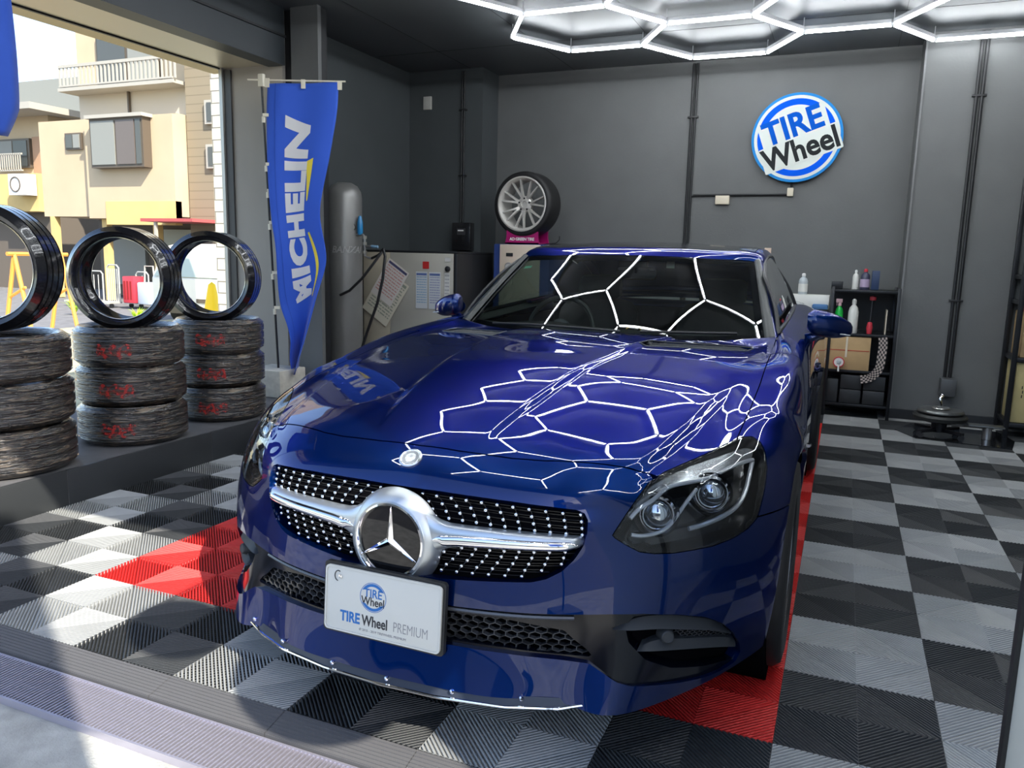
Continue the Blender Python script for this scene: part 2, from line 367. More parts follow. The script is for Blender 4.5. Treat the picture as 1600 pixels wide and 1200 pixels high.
ROWS = [
 # 0 centre ... 11 wheel arch / sill edge
 [(0,-.812,.180),(.16,-.802,.178),(.32,-.768,.172),(.46,-.705,.160),(.555,-.690,.140),(.65,-.585,.145),(.74,-.462,.155),(.81,-.345,.170),(.848,-.280,.182),(.862,-.245,.188),(.868,-.19,.19),(.868,-.10,.19)],
 [(0,-.796,.235),(.16,-.786,.233),(.32,-.750,.228),(.46,-.692,.222),(.555,-.668,.205),(.65,-.580,.208),(.74,-.470,.215),(.81,-.365,.225),(.852,-.298,.235),(.870,-.262,.240),(.876,-.20,.245),(.876,-.12,.245)],
 [(0,-.772,.330),(.16,-.762,.330),(.32,-.730,.328),(.46,-.676,.325),(.56,-.625,.322),(.65,-.560,.325),(.74,-.475,.330),(.815,-.390,.338),(.862,-.318,.345),(.882,-.268,.350),(.888,-.20,.352),(.888,-.13,.352)],
 [(0,-.757,.425),(.16,-.748,.425),(.32,-.715,.425),(.46,-.660,.428),(.56,-.607,.432),(.65,-.545,.438),(.738,-.465,.446),(.812,-.382,.454),(.866,-.300,.460),(.888,-.238,.462),(.895,-.17,.460),(.895,-.11,.455)],
 [(0,-.742,.525),(.16,-.733,.525),(.32,-.702,.527),(.46,-.645,.532),(.555,-.586,.540),(.64,-.522,.550),(.728,-.442,.560),(.800,-.352,.570),(.856,-.256,.576),(.886,-.184,.570),(.898,-.12,.552),(.899,-.08,.530)],
 [(0,-.722,.618),(.16,-.713,.618),(.32,-.684,.618),(.455,-.630,.618),(.545,-.562,.626),(.625,-.484,.640),(.705,-.392,.656),(.775,-.292,.670),(.838,-.186,.672),(.878,-.106,.652),(.899,-.05,.605),(.902,-.03,.565)],
 [(0,-.650,.695),(.16,-.634,.694),(.31,-.600,.692),(.44,-.552,.687),(.535,-.480,.686),(.61,-.390,.693),(.69,-.286,.706),(.762,-.182,.723),(.823,-.088,.722),(.872,-.02,.695),(.901,.02,.640),(.905,.03,.590)],
 [(0,-.430,.750),(.175,-.415,.750),(.32,-.392,.748),(.47,-.350,.743),(.56,-.282,.742),(.63,-.200,.746),(.715,-.106,.750),(.78,-.036,.762),(.834,.030,.760),(.881,.075,.722),(.905,.085,.655),(.908,.085,.600)],
 [(0,-.150,.784),(.21,-.140,.784),(.35,-.126,.783),(.52,-.094,.780),(.61,-.045,.778),(.67,.015,.779),(.745,.075,.783),(.800,.115,.787),(.845,.155,.776),(.887,.180,.722),(.907,.180,.650),(.909,.175,.590)],
 [(0,.150,.815),(.245,.155,.815),(.38,.165,.814),(.56,.190,.812),(.66,.220,.811),(.71,.245,.810),(.765,.275,.811),(.812,.300,.814),(.852,.320,.800),(.890,.330,.735),(.908,.320,.630),(.909,.310,.530)],
 [(0,.450,.842),(.28,.450,.842),(.41,.450,.841),(.58,.450,.840),(.66,.450,.840),(.71,.455,.841),(.770,.460,.843),(.818,.465,.844),(.858,.465,.826),(.893,.460,.745),(.905,.440,.500),(.872,.380,.175)],
 [(0,.750,.866),(.31,.750,.866),(.44,.750,.866),(.58,.750,.868),(.66,.750,.870),(.71,.750,.872),(.768,.750,.877),(.820,.750,.876),(.862,.750,.854),(.892,.750,.765),(.900,.740,.480),(.868,.700,.175)],
 [(0,1.08,.885),(.31,1.08,.886),(.44,1.08,.887),(.58,1.08,.892),(.66,1.08,.897),(.71,1.08,.900),(.762,1.08,.904),(.816,1.08,.898),(.862,1.08,.868),(.888,1.08,.780),(.890,1.08,.480),(.862,1.06,.175)],
 [(0,1.50,.930),(.31,1.5,.930),(.44,1.5,.930),(.58,1.5,.930),(.66,1.5,.930),(.71,1.5,.930),(.760,1.5,.930),(.815,1.5,.918),(.862,1.5,.884),(.885,1.5,.790),(.882,1.5,.480),(.858,1.5,.175)],
 [(0,2.0,.955),(.31,2.0,.955),(.44,2.0,.955),(.58,2.0,.955),(.66,2.0,.955),(.71,2.0,.955),(.755,2.0,.955),(.812,2.0,.942),(.865,2.0,.900),(.890,2.0,.800),(.886,2.0,.480),(.860,2.0,.175)],
 [(0,2.5,.975),(.30,2.5,.975),(.43,2.5,.975),(.57,2.5,.975),(.65,2.5,.975),(.70,2.5,.975),(.745,2.5,.972),(.802,2.5,.957),(.862,2.5,.912),(.900,2.5,.800),(.900,2.5,.480),(.865,2.5,.175)],
 [(0,2.9,.985),(.29,2.9,.985),(.42,2.9,.984),(.55,2.9,.982),(.63,2.9,.978),(.68,2.9,.972),(.725,2.9,.962),(.785,2.9,.942),(.845,2.9,.890),(.885,2.9,.790),(.888,2.9,.480),(.850,2.9,.200)],
 [(0,3.18,.985),(.28,3.17,.985),(.40,3.16,.983),(.52,3.15,.978),(.60,3.14,.970),(.65,3.13,.960),(.70,3.12,.945),(.755,3.11,.915),(.805,3.10,.860),(.850,3.09,.770),(.856,3.09,.480),(.815,3.10,.220)],
 [(0,3.345,.955),(.27,3.33,.955),(.38,3.31,.950),(.49,3.29,.942),(.56,3.27,.930),(.61,3.25,.915),(.66,3.23,.890),(.71,3.21,.855),(.755,3.19,.800),(.79,3.18,.720),(.795,3.18,.480),(.76,3.20,.240)],
]
HOODC = [(-.75,.640),(-.61,.707),(-.42,.763),(-.2,.810),(0,.844),(.2,.870),(.4,.887),(.6,.892),(.85,.884),(1.08,.868)]
def hood_z(x, y):
    c = nspl([q[0] for q in HOODC], np.array([q[1] for q in HOODC]), np.clip(np.ravel(y), -.75, 1.08)).reshape(np.shape(y))
    return c-x*x*(.156-.14*np.clip(y, -.6, 1.0))
def sstep(x): x = np.clip(x, 0, 1); return x*x*x*(x*(6*x-15)+10)
def make_body(nu=300, nv=190):
    R = np.array(ROWS)                                # rows x 12 x 3
    for i in range(7, 12): R[i, :6, 2] = hood_z(R[i, :6, 0], R[i, :6, 1])
    Rm = R[:, ::-1].copy(); Rm[:, :, 0] *= -1
    F = np.concatenate([Rm[:, :-1], R], 1)            # rows x 23 x 3
    # column parameter: average chord
    d = np.linalg.norm(np.diff(F[:, :, :], axis=1), axis=2).mean(0); tv = np.r_[0, np.cumsum(d)]
    d = np.linalg.norm(np.diff(F[:, 11:20], axis=0), axis=2).mean(1); tu = np.r_[0, np.cumsum(d)]
    # coarse evaluate + smooth
    cu = int(tu[-1]/.02)+1; cv = int(tv[-1]/.02)//2*2+1
    su = np.linspace(0, tu[-1], cu); sv = np.linspace(0, tv[-1], cv)
    G = nspl(tu, F, su); G = np.swapaxes(nspl(tv, np.swapaxes(G, 0, 1), sv), 0, 1)
    for _ in range(5):
        H = G.copy()
        H[1:-1] = .25*G[:-2]+.5*G[1:-1]+.25*G[2:]; G = H.copy()
        H[:, 1:-1] = .25*G[:, :-2]+.5*G[:, 1:-1]+.25*G[:, 2:]; G = H
    # fair the hood: low-order surface blended in away from its edges
    x = G[..., 0]; y = G[..., 1]; z = G[..., 2]
    msk = sstep((.765-np.abs(x))/.12)*sstep((y+.58)/.16)*sstep((1.04-y)/.16)*(z > .66)
    zf = hood_z(x, y)
    G[..., 2] = z*(1-msk)+zf*msk
    # fine: dense in the front part
    uf = tu[-1]*np.linspace(0, 1, nu); w = np.where(np.linspace(0,1,nu) < 1, 1, 1)
    t = np.linspace(0, 1, nu); uf = tu[-1]*(0.55*t+0.45*t**2.2)
    vf = np.linspace(0, tv[-1], 2*nv+1)
    P = nspl(su, G, uf); P = np.swapaxes(nspl(sv, np.swapaxes(P, 0, 1), vf), 0, 1)
    return P
def creases(P):
    P = P.copy(); x = np.abs(P[..., 0]); y = P[..., 1]; z = P[..., 2]
    hood = sstep((z-.66)/.04)*sstep((1.2-y)/.1)*(x < .9)
    # inner power-dome crease
    xc = np.interp(y, [-.62, -.56, -.3, 0, .3, .6, .95], [.150, .162, .205, .240, .275, .305, .34])
    h = .011*sstep((y+.66)/.5)
    P[..., 2] += hood*h*sstep((xc+.016-x)/.034)
    # centre cowl bulge
    # outer crease
    xo = np.interp(y, [-.66, -.55, -.46, -.357, -.2, .02, .3, .5], [.40, .50, .555, .586, .622, .655, .69, .70])
    ho = .016*sstep((y+.68)/.3)*sstep((.35-y)/.45)
    P[..., 2] += hood*ho*sstep((xo+.025-x)/.05)
    # side swage line + scallop behind the front wheel
    side = (x > .8)
    return P
def normals(P):
    du = np.gradient(P, axis=0); dv = np.gradient(P, axis=1)
    n = np.cross(dv, du); n /= np.linalg.norm(n, axis=2, keepdims=True)+1e-12
    return n
def grid_faces(nr, nc):
    i = np.arange(nr-1)[:, None]*nc+np.arange(nc-1)[None, :]
    return np.stack([i, i+1, i+nc+1, i+nc], -1).reshape(-1, 4)
def sdf_poly(pts, poly):
    """signed distance (positive inside) of 2-D pts to closed polygon"""
    pts = np.asarray(pts, float); poly = np.asarray(poly, float)
    a = poly; b = np.roll(poly, -1, 0); best = np.full(len(pts), 1e9); ins = np.zeros(len(pts), bool)
    for p, q in zip(a, b):
        e = q-p; w = pts-p; L = (e@e)+1e-15
        t = np.clip((w@e)/L, 0, 1); d = w-t[:, None]*e; best = np.minimum(best, (d**2).sum(1))
        c = ((p[1] <= pts[:, 1]) != (q[1] <= pts[:, 1]))
        with np.errstate(divide='ignore', invalid='ignore'):
            xi = p[0]+(pts[:, 1]-p[1])/(q[1]-p[1])*e[0]
        ins ^= c & (pts[:, 0] < xi)
    d = np.sqrt(best); return np.where(ins, d, -d)
def dist_line(pts, line):
    pts = np.asarray(pts, float); best = np.full(len(pts), 1e9)
    for p, q in zip(line[:-1], line[1:]):
        p = np.asarray(p, float); q = np.asarray(q, float); e = q-p; w = pts-p; L = (e@e)+1e-15
        t = np.clip((w@e)/L, 0, 1); d = w-t[:, None]*e; best = np.minimum(best, (d**2).sum(1))
    return np.sqrt(best)
class Msh:
    def __init__(s, V, N, F): s.V = V; s.N = N; s.F = F      # F list of int tuples/arrays
    def clip(s, f):
        """keep the region f >= 0, cutting faces exactly along f = 0"""
        f = np.asarray(f, float); f = np.where(np.abs(f) < 1e-7, 1e-7, f)
        V = list(s.V); N = list(s.N); out = []; cache = {}
        def cut(a, b):
            k = (a, b) if a < b else (b, a)
            if k not in cache:
                t = f[k[0]]/(f[k[0]]-f[k[1]])
                V.append(s.V[k[0]]*(1-t)+s.V[k[1]]*t); N.append(s.N[k[0]]*(1-t)+s.N[k[1]]*t); cache[k] = len(V)-1
            return cache[k]
        for fc in s.F:
            g = [f[i] > 0 for i in fc]
            if all(g): out.append(tuple(fc)); continue
            if not any(g): continue
            poly = []
            n = len(fc)
            for i in range(n):
                a = int(fc[i]); b = int(fc[(i+1) % n])
                if f[a] > 0: poly.append(a)
                if (f[a] > 0) != (f[b] > 0): poly.append(cut(a, b))
            if len(poly) >= 3: out.append(tuple(poly))
        m = Msh(np.array(V), np.array(N), out); return m.compact()
    def compact(s):
        used = np.zeros(len(s.V), bool)
        for fc in s.F: used[list(fc)] = True
        idx = np.cumsum(used)-1
        return Msh(s.V[used], s.N[used], [tuple(int(idx[i]) for i in fc) for fc in s.F])
    def border(s):
        from collections import Counter
        c = {}
        for fc in s.F:
            n = len(fc)
            for i in range(n):
                a, b = fc[i], fc[(i+1) % n]
                c[(a, b)] = c.get((a, b), 0)+1
        return [(a, b) for (a, b) in c if (b, a) not in c]
    def rim(s, depth, direction=None, sel=None):
        """skirt folded in from every open edge"""
        E = s.border(); V = list(s.V); N = list(s.N); F = list(s.F); mp = {}
        def dup(i, off):
            k = (i, off)
            if k not in mp:
                d = np.array(direction, float) if direction is not None else -s.N[i]/(np.linalg.norm(s.N[i])+1e-9)
                V.append(s.V[i]+(d*depth if off else 0)); N.append(np.zeros(3)); mp[k] = len(V)-1
            return mp[k]
        for a, b in E:
            if sel is not None and not (sel(s.V[a]) and sel(s.V[b])): continue
            a0, b0, a1, b1 = dup(a, 0), dup(b, 0), dup(a, 1), dup(b, 1)
            F.append((b0, a0, a1, b1))
        return Msh(np.array(V), np.array(N), F)
# ================= the car =================
CX = -.907
m_paint = mat('car_paint', (.0006, .016, .105), .34, .85, coat=1.0, coat_r=.008, spec=.1)
m_paint.node_tree.nodes['Principled BSDF'].inputs['Specular Tint'].default_value = (.02, .20, .8, 1)
m_piano = mat('car_gloss_black', (.002, .003, .007), .12)
m_plast = mat('car_grey_plastic', (.040, .043, .047), .50)
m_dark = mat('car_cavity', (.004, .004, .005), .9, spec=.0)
m_chrome = mat('chrome', (.86, .86, .88), .05, 1.0)
m_satin = mat('satin_silver', (.50, .54, .58), .36, .9)
m_rub = mat('tire_rubber', (.012, .012, .013), .55)
m_white = mat('white_plate', (.58, .58, .54), .35)
def glass_mat(name, tint, ior=1.5, rough=0.):
    m = bpy.data.materials.new(name); m.use_nodes = True; n = m.node_tree.nodes; l = m.node_tree.links; n.clear()
    o_ = n.new('ShaderNodeOutputMaterial'); mx = n.new('ShaderNodeMixShader'); fr = n.new('ShaderNodeFresnel'); tr = n.new('ShaderNodeBsdfTransparent'); gl = n.new('ShaderNodeBsdfGlossy')
    fr.inputs[0].default_value = ior; tr.inputs[0].default_value = (*tint, 1); gl.inputs[0].default_value = (1, 1, 1, 1); gl.inputs[1].default_value = rough
    l.new(fr.outputs[0], mx.inputs[0]); l.new(tr.outputs[0], mx.inputs[1]); l.new(gl.outputs[0], mx.inputs[2]); l.new(mx.outputs[0], o_.inputs[0]); return m
m_ws = glass_mat('windscreen_glass', (.60, .70, .66), 1.55)
m_lens = glass_mat('lamp_lens', (.93, .95, .96), 1.5)
m_drl = mat('lamp_light_guide', (.80, .82, .84), .18, .35, coat=1)
m_tint = glass_mat('side_glass', (.30, .36, .34), 1.6)
car = empty('car', (CX, 0, 0), 0, 'blue two-seat roadster car with chrome diamond grille parked on the red-framed tiles', 'car')
P = creases(make_body()); NR, NC = P.shape[:2]; NN = normals(P)
body = Msh(P.reshape(-1, 3), NN.reshape(-1, 3), grid_faces(NR, NC))
from mathutils.bvhtree import BVHTree
_sub = [tuple(map(int, f)) for f in body.F]
bvh = BVHTree.FromPolygons([tuple(v) for v in body.V], _sub)
def sy(x, z):
    h = bvh.ray_cast(Vector((x, -3, z)), Vector((0, 1, 0))); return h[0].y if h[0] is not None else -.6
def snear(v):
    h = bvh.find_nearest(Vector(v)); return h[0], h[1]
X = lambda m: m.V[:, 0]
AX = lambda m: np.abs(m.V[:, 0])
def front2(m): return np.c_[np.abs(m.V[:, 0]), m.V[:, 2]]
# outlines (|x|, z) seen from the front
GR = [(-.3,.633),(0,.633),(.047,.633),(.109,.633),(.198,.630),(.292,.626),(.381,.620),(.440,.614),(.458,.606),(.467,.590),(.468,.560),(.462,.530),(.445,.498),(.42,.470),(.388,.451),(.355,.442),(.289,.438),(.221,.434),(.169,.431),(0,.425),(-.3,.425)]
INS = [(-.3,.368),(.174,.368),(.295,.369),(.453,.369),(.531,.369),(.603,.366),(.674,.356),(.732,.339),(.768,.313),(.791,.280),(.806,.240),(.809,.205),(.798,.180),(.77,.172),(.736,.172),(.685,.182),(.635,.193),(.590,.202),(.561,.214),(.526,.238),(.497,.256),(.411,.263),(.303,.272),(.188,.277),(-.3,.281)]
MESH = [(-.3,.345),(.181,.345),(.297,.345),(.363,.336),(.431,.325),(.455,.303),(.486,.280),(.500,.264),(.411,.268),(.303,.278),(.188,.282),(-.3,.286)]
CAV = [(.575,.352),(.62,.358),(.674,.350),(.729,.331),(.762,.306),(.782,.276),(.797,.235),(.800,.205),(.790,.186),(.735,.193),(.664,.214),(.610,.245),(.570,.290),(.560,.325)]
# lamp outline 3-D, projected on its own mean plane
LAMP3 = np.array([(.521,-.604,.553),(.542,-.577,.595),(.561,-.539,.632),(.577,-.489,.661),(.602,-.438,.677),(.643,-.368,.691),(.686,-.293,.705),(.725,-.218,.72),(.756,-.163,.729),(.779,-.14,.728),(.80,-.144,.716),(.817,-.168,.696),(.828,-.206,.665),(.83,-.254,.624),(.827,-.292,.588),(.823,-.32,.56),(.804,-.358,.539),(.775,-.403,.524),(.735,-.45,.513),(.694,-.489,.509),(.653,-.524,.506),(.612,-.554,.508),(.581,-.574,.514),(.554,-.588,.53),(.532,-.599,.545)])
LO = np.array([.68, -.40, .61]); LNn = np.array([.52, -.68, .52]); LNn /= np.linalg.norm(LNn)
LU = np.cross([0, 0, 1], LNn); LU /= np.linalg.norm(LU); LV = np.cross(LNn, LU)
def lproj(V): W = np.c_[np.abs(V[:, 0]), V[:, 1], V[:, 2]]-LO; return np.c_[W@LU, W@LV]
LP = lproj(LAMP3)
def f_lamp(m):
    d = sdf_poly(lproj(m.V), LP); far = (np.linalg.norm(np.c_[AX(m), m.V[:, 1], m.V[:, 2]]-LO, axis=1) > .42); d[far] = -1; return d
SEAM = [(0,-.611),(.12,-.606),(.25,-.590),(.323,-.573),(.40,-.545),(.49,-.506),(.572,-.468),(.60,-.50),(.66,-.68),(.72,-.95)]
def seam_y(x): return np.interp(x, [q[0] for q in SEAM], [q[1] for q in SEAM])
def hood_x(y): return np.interp(y, [-.6, -.16, 0, .3, .9, 1.1], [.72, .744, .752, .752, .742, .735])
def cowl_y(x): return np.interp(x, [0, .2, .4, .55, .66, .74, .80], [.885, .895, .935, .985, 1.035, 1.06, 1.07])
def region(m, name):
    x = AX(m); y = m.V[:, 1]; z = m.V[:, 2]
    g1 = (seam_y(x)-y)*.8; g2 = (.560-z)+np.clip(-.10-y, -.3, 0)*0; gb = np.maximum(g1, g2); gb = np.minimum(gb, .05-y)
    hx = hood_x(y)-x
    hood = np.minimum(np.minimum(hx, (y-seam_y(np.minimum(x, .572)))), cowl_y(x)-y)
    if name == 'bumper': return gb-.0018
    if name == 'hood': return np.minimum(hood-.0018, (z-.60))
    if name == 'fender': return np.minimum(np.minimum(-gb, -hx), .70-y)-.0018
def wheelf(m, yc, r=.345): 
    d = np.hypot(m.V[:, 1]-yc, m.V[:, 2]-.312)-r; return np.where(AX(m) > .60, d, .2)
YF, YR = .07, 2.50
def side_split(m):
    return m.clip(m.V[:, 0]), m.clip(-m.V[:, 0])
def emit_panel(name, m, mt, rim=.012, parent=None, **k):
    if rim: m = m.rim(rim)
    return raw(name, m.V, m.F, mt, parent or car, N=m.N, **k)
front = body.clip(1.15-body.V[:, 1])
# --- bumper
bp = front.clip(region(front, 'bumper')); bp = bp.clip(-f_lamp(bp)-.0025)
bp = bp.clip(-sdf_poly(front2(bp), GR)); fm = np.where(bp.V[:, 1] < -.25, -sdf_poly(front2(bp), INS), .1); bp = bp.clip(fm)
bp = bp.clip(wheelf(bp, YF))
bumper = emit_panel('front_bumper', bp.rim(.035), m_paint, 0)
# --- hood with two vent openings
VENT = [(.288,.535),(.300,.640),(.34,.735),(.45,.790),(.60,.870),(.655,.880),(.668,.840),(.655,.745),(.60,.700),(.45,.620),(.315,.535)]
def f_vent(m): return np.where(m.V[:, 2] > .7, sdf_poly(np.c_[AX(m), m.V[:, 1]], VENT), -1)
hd = front.clip(region(front, 'hood')); hd = hd.clip(-f_lamp(hd)-.0025); hd = hd.clip(-f_vent(hd))
hood = emit_panel('hood', hd, m_paint, .016)
# dark under-hood sheet stands in for the shade behind gaps and vents
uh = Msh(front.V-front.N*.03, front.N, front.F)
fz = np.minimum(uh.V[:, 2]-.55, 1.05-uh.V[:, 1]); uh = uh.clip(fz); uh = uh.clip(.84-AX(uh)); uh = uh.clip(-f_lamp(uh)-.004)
emit_panel('under_hood_dark_sheet', uh, m_dark, 0)
# --- fenders
for half in side_split(front):
    fd = half.clip(region(half, 'fender')); fd = fd.clip(-f_lamp(fd)-.0025); fd = fd.clip(wheelf(fd, YF)); fd = fd.clip(np.maximum(AX(fd)-.72, 0)+1e-5)
    emit_panel('fender', fd, m_paint, .014)
# --- doors, sills, cowl sides, rear body
for half in side_split(body):
    ax = AX(half); y = half.V[:, 1]; z = half.V[:, 2]
    d = half.clip(np.minimum.reduce([y-.703, 1.93-y, z-.262, ax-.742]))
    dr = emit_panel('door', d, m_paint, .014)
    s = half.clip(np.minimum.reduce([y-.40, 2.2-y, .258-z, ax-.6])); s = s.clip(wheelf(s, YR)); s = s.clip(wheelf(s, YF)); emit_panel('sill', s, m_paint, .02)
    q = half.clip(np.minimum.reduce([y-1.934, ax-.70, np.maximum(z-.262, y-2.2)])); q = q.clip(wheelf(q, YR, .35)); emit_panel('rear_quarter', q, m_paint, .014)
    h = half.clip(np.minimum.reduce([y-.703, 1.10-y, .742-ax, ax-.70])); 
sx = 1
rd = body.clip(np.minimum.reduce([body.V[:, 1]-2.93, .698-AX(body), body.V[:, 2]-.9])); emit_panel('boot_lid', rd, m_paint, .014)
# cowl strip between hood and windscreen (grey plastic)
cw = body.clip(np.minimum.reduce([body.V[:, 1]-cowl_y(AX(body))-.003, 1.16-body.V[:, 1], .742-AX(body)])); cw = Msh(cw.V-np.array([0, 0, .012]), cw.N, cw.F)
emit_panel('cowl_cover', cw, m_plast, 0)
# rear end plate
b = MB(); b.box(-.74, 3.15, .25, .74, 3.30, .93); b.build('rear_bumper', m_paint, car, bevel=.05, seg=4)
# --- headlights
def lamp_part(sgn):
    L = empty('headlight', (0, 0, 0)); L.parent = car
    half = front.clip(front.V[:, 0]*sgn)
    ln = half.clip(f_lamp(half)); raw('lens', ln.V, ln.F, m_lens, L, N=ln.N)
    n = LNn*np.array([sgn, 1, 1]); s1 = np.array([sgn, 1, 1.])
    # bowl: the outline swept back and closed by a shrunken floor
    m = ln; depth = .075
    sd = f_lamp(m); off = np.clip(sd/.035, 0, 1); off = off*off*(3-2*off)
    bowl = Msh(m.V-n[None, :]*(.004+depth*off[:, None]), m.N, m.F); raw('housing', bowl.V, bowl.F, mat('lamp_housing_black', (.010, .011, .013), .22, coat=.6), L)
    def inner(pts, d): 
        o_ = []
        for q in pts:
            a, nn = snear(np.array(q)*s1); o_.append(np.array(a)-np.array(nn)*d)
        return np.array(o_)
    up = [(.542,-.584,.577),(.557,-.558,.611),(.574,-.489,.660),(.615,-.409,.682),(.671,-.321,.697),(.73,-.238,.710),(.767,-.188,.715),(.793,-.170,.708)]
    lo = [(.556,-.573,.582),(.573,-.544,.610),(.597,-.506,.636),(.628,-.460,.651),(.692,-.381,.664),(.74,-.304,.680),(.782,-.235,.688),(.800,-.203,.689)]
    # reflector band = strip between the two curves
    U = inner(up, .016); W = inner(lo, .030); k = 40; t = np.linspace(0, 1, k); tk = np.linspace(0, 1, len(up))
    Us = nspl(tk, U, t); Ws = nspl(tk, W, t); V = []; F = []
    for i in range(k):
        for j in range(5): V.append(Us[i]*(1-j/4)+Ws[i]*(j/4))
    for i in range(k-1):
        for j in range(4):
            a = i*5+j; f = (a, a+1, a+6, a+5); F.append(f if sgn > 0 else f[::-1])
    raw('light_band', V, F, mat('lamp_band_silver', (.55, .57, .58), .22, .8), L)
    def strip(name, pts, d, r, mt):
        q = inner(pts, d); tt = np.linspace(0, 1, 40); c = nspl(np.linspace(0, 1, len(q)), q, tt); MB().tube([tuple(v) for v in c], r, 8).build(name, mt, L)
    strip('light_guide', [(.560,-.567,.590),(.580,-.538,.617),(.604,-.500,.640),(.635,-.453,.655),(.697,-.375,.668),(.745,-.297,.684),(.785,-.228,.692),(.801,-.205,.690)], .020, .0055, m_drl)
    strip('light_guide', [(.803,-.205,.690),(.806,-.262,.655),(.803,-.303,.622),(.790,-.345,.594),(.759,-.394,.574),(.72,-.443,.562),(.689,-.475,.556)], .026, .0062, m_drl)
    strip('light_guide', [(.690,-.405,.652),(.677,-.448,.622),(.659,-.490,.584),(.636,-.522,.556),(.597,-.553,.546),(.570,-.575,.550)], .030, .0050, m_drl)
    for (c, r) in (((.623,-.512,.597), .038), ((.735,-.374,.638), .037)):
        q = inner([c], .045)[0]; ax = Vector((.28*sgn, -.90, .10)).normalized(); M = frame(q, ax)
        pr = MB().lathe([(r*1.25, -.012), (r*1.28, .004), (r*1.12, .012), (r*1.02, .006)], M, 40, cap=False).build('projector_ring', m_chrome, L)
        MB().lathe([(r, 0)]+[(r*math.cos(a), r*.62*math.sin(a)) for a in np.linspace(.08, math.pi/2, 10)], M, 40).build('projector_lens', mat('projector_glass', (.50, .54, .58), .02, .85, coat=1), pr)
        # flared reflector above
        MB().lathe([(r*1.02, -.03), (r*1.5, .000)], M, 40, cap=False).build('reflector', mat('reflector_silver', (.30, .31, .32), .2, .9), pr)
    return L
lamp_part(1); lamp_part(-1)
# --- upper grille
def off_surf(m, d): return Msh(m.V-m.N*d, m.N, m.F)
gm = front.clip(np.where(front.V[:, 1] < -.3, sdf_poly(front2(front), GR)+.012, -1)); gb_ = off_surf(gm, .045)
raw('grille_backing', gb_.V, gb_.F, m_dark, car, N=gb_.N)
b = MB()
def gpt(x, z, d):
    y = sy(x, z); return (x, y+d, z)
def in_gr(x, z, mg=.004): return sdf_poly([(abs(x), z)], GR)[0] > mg
zs_u = [.617, .6015, .586, .5705, .555]; zs_l = [.500, .486, .471, .456, .441]
pins = {}
for s_ in (1, -1):
    for rows, sh in ((zs_u, [0, .020, .034, .044, .050]), (zs_l, [.048, .038, .024, .006, -.008])):
        for k, z0 in enumerate(rows):
            for c in range(-1, 13):
                fx = c/11.; x = .060+.0385*c+sh[k]*(1-max(0, fx)*.9); z = z0-.020*(x/.46)**2*(1 if rows is zs_u else -.6)
                if math.hypot(x, z-.503) < .118 or not in_gr(x, z, .006) or x < .02: continue
                if rows is zs_u and z < .558-.01*(x/.46): continue
                pins[(s_, rows is zs_u, k, c)] = gpt(s_*x, z, .020)
b.m(1)
for q in pins.values(): b.lathe([(.0048, 0), (.0048, .006), (.0030, .0078)], frame((q[0], q[1]+.004, q[2]), (0, -1, 0)), 10)
b.m(0)
for (s_, u_, k, c), q in pins.items():
    for dk, dc in ((0, 1), (1, 0)):
        k2 = (s_, u_, k+dk, c+dc)
        if k2 in pins: b.cyl((q[0], q[1]+.006, q[2]), (pins[k2][0], pins[k2][1]+.006, pins[k2][2]), .0012, n=5)
for z in (.609, .594, .578, .563, .492, .477, .463, .448):       # horizontal slats behind the studs
    xs = np.linspace(-.462, .462, 60); pts = []
    for x in xs:
        zz = z-.020*(x/.46)**2*(1 if z > .53 else -.6)
        if in_gr(x, zz, .0): pts.append((x, sy(x, zz)+.032, zz))
    for q0, q1 in zip(pts[:-1], pts[1:]):
        b.add([(q0[0], q0[1], q0[2]-.001), (q1[0], q1[1], q1[2]-.001), (q1[0], q1[1], q1[2]+.001), (q0[0], q0[1], q0[2]+.001), (q0[0], q0[1]+.016, q0[2]-.001), (q1[0], q1[1]+.016, q1[2]-.001), (q1[0], q1[1]+.016, q1[2]+.001), (q0[0], q0[1]+.016, q0[2]+.001)], [(0, 1, 2, 3), (3, 2, 6, 7), (1, 0, 4, 5)])
grille = b.build('diamond_grille', [mat('grille_black', (.010, .010, .011), .3), m_chrome], car, sharp=50)
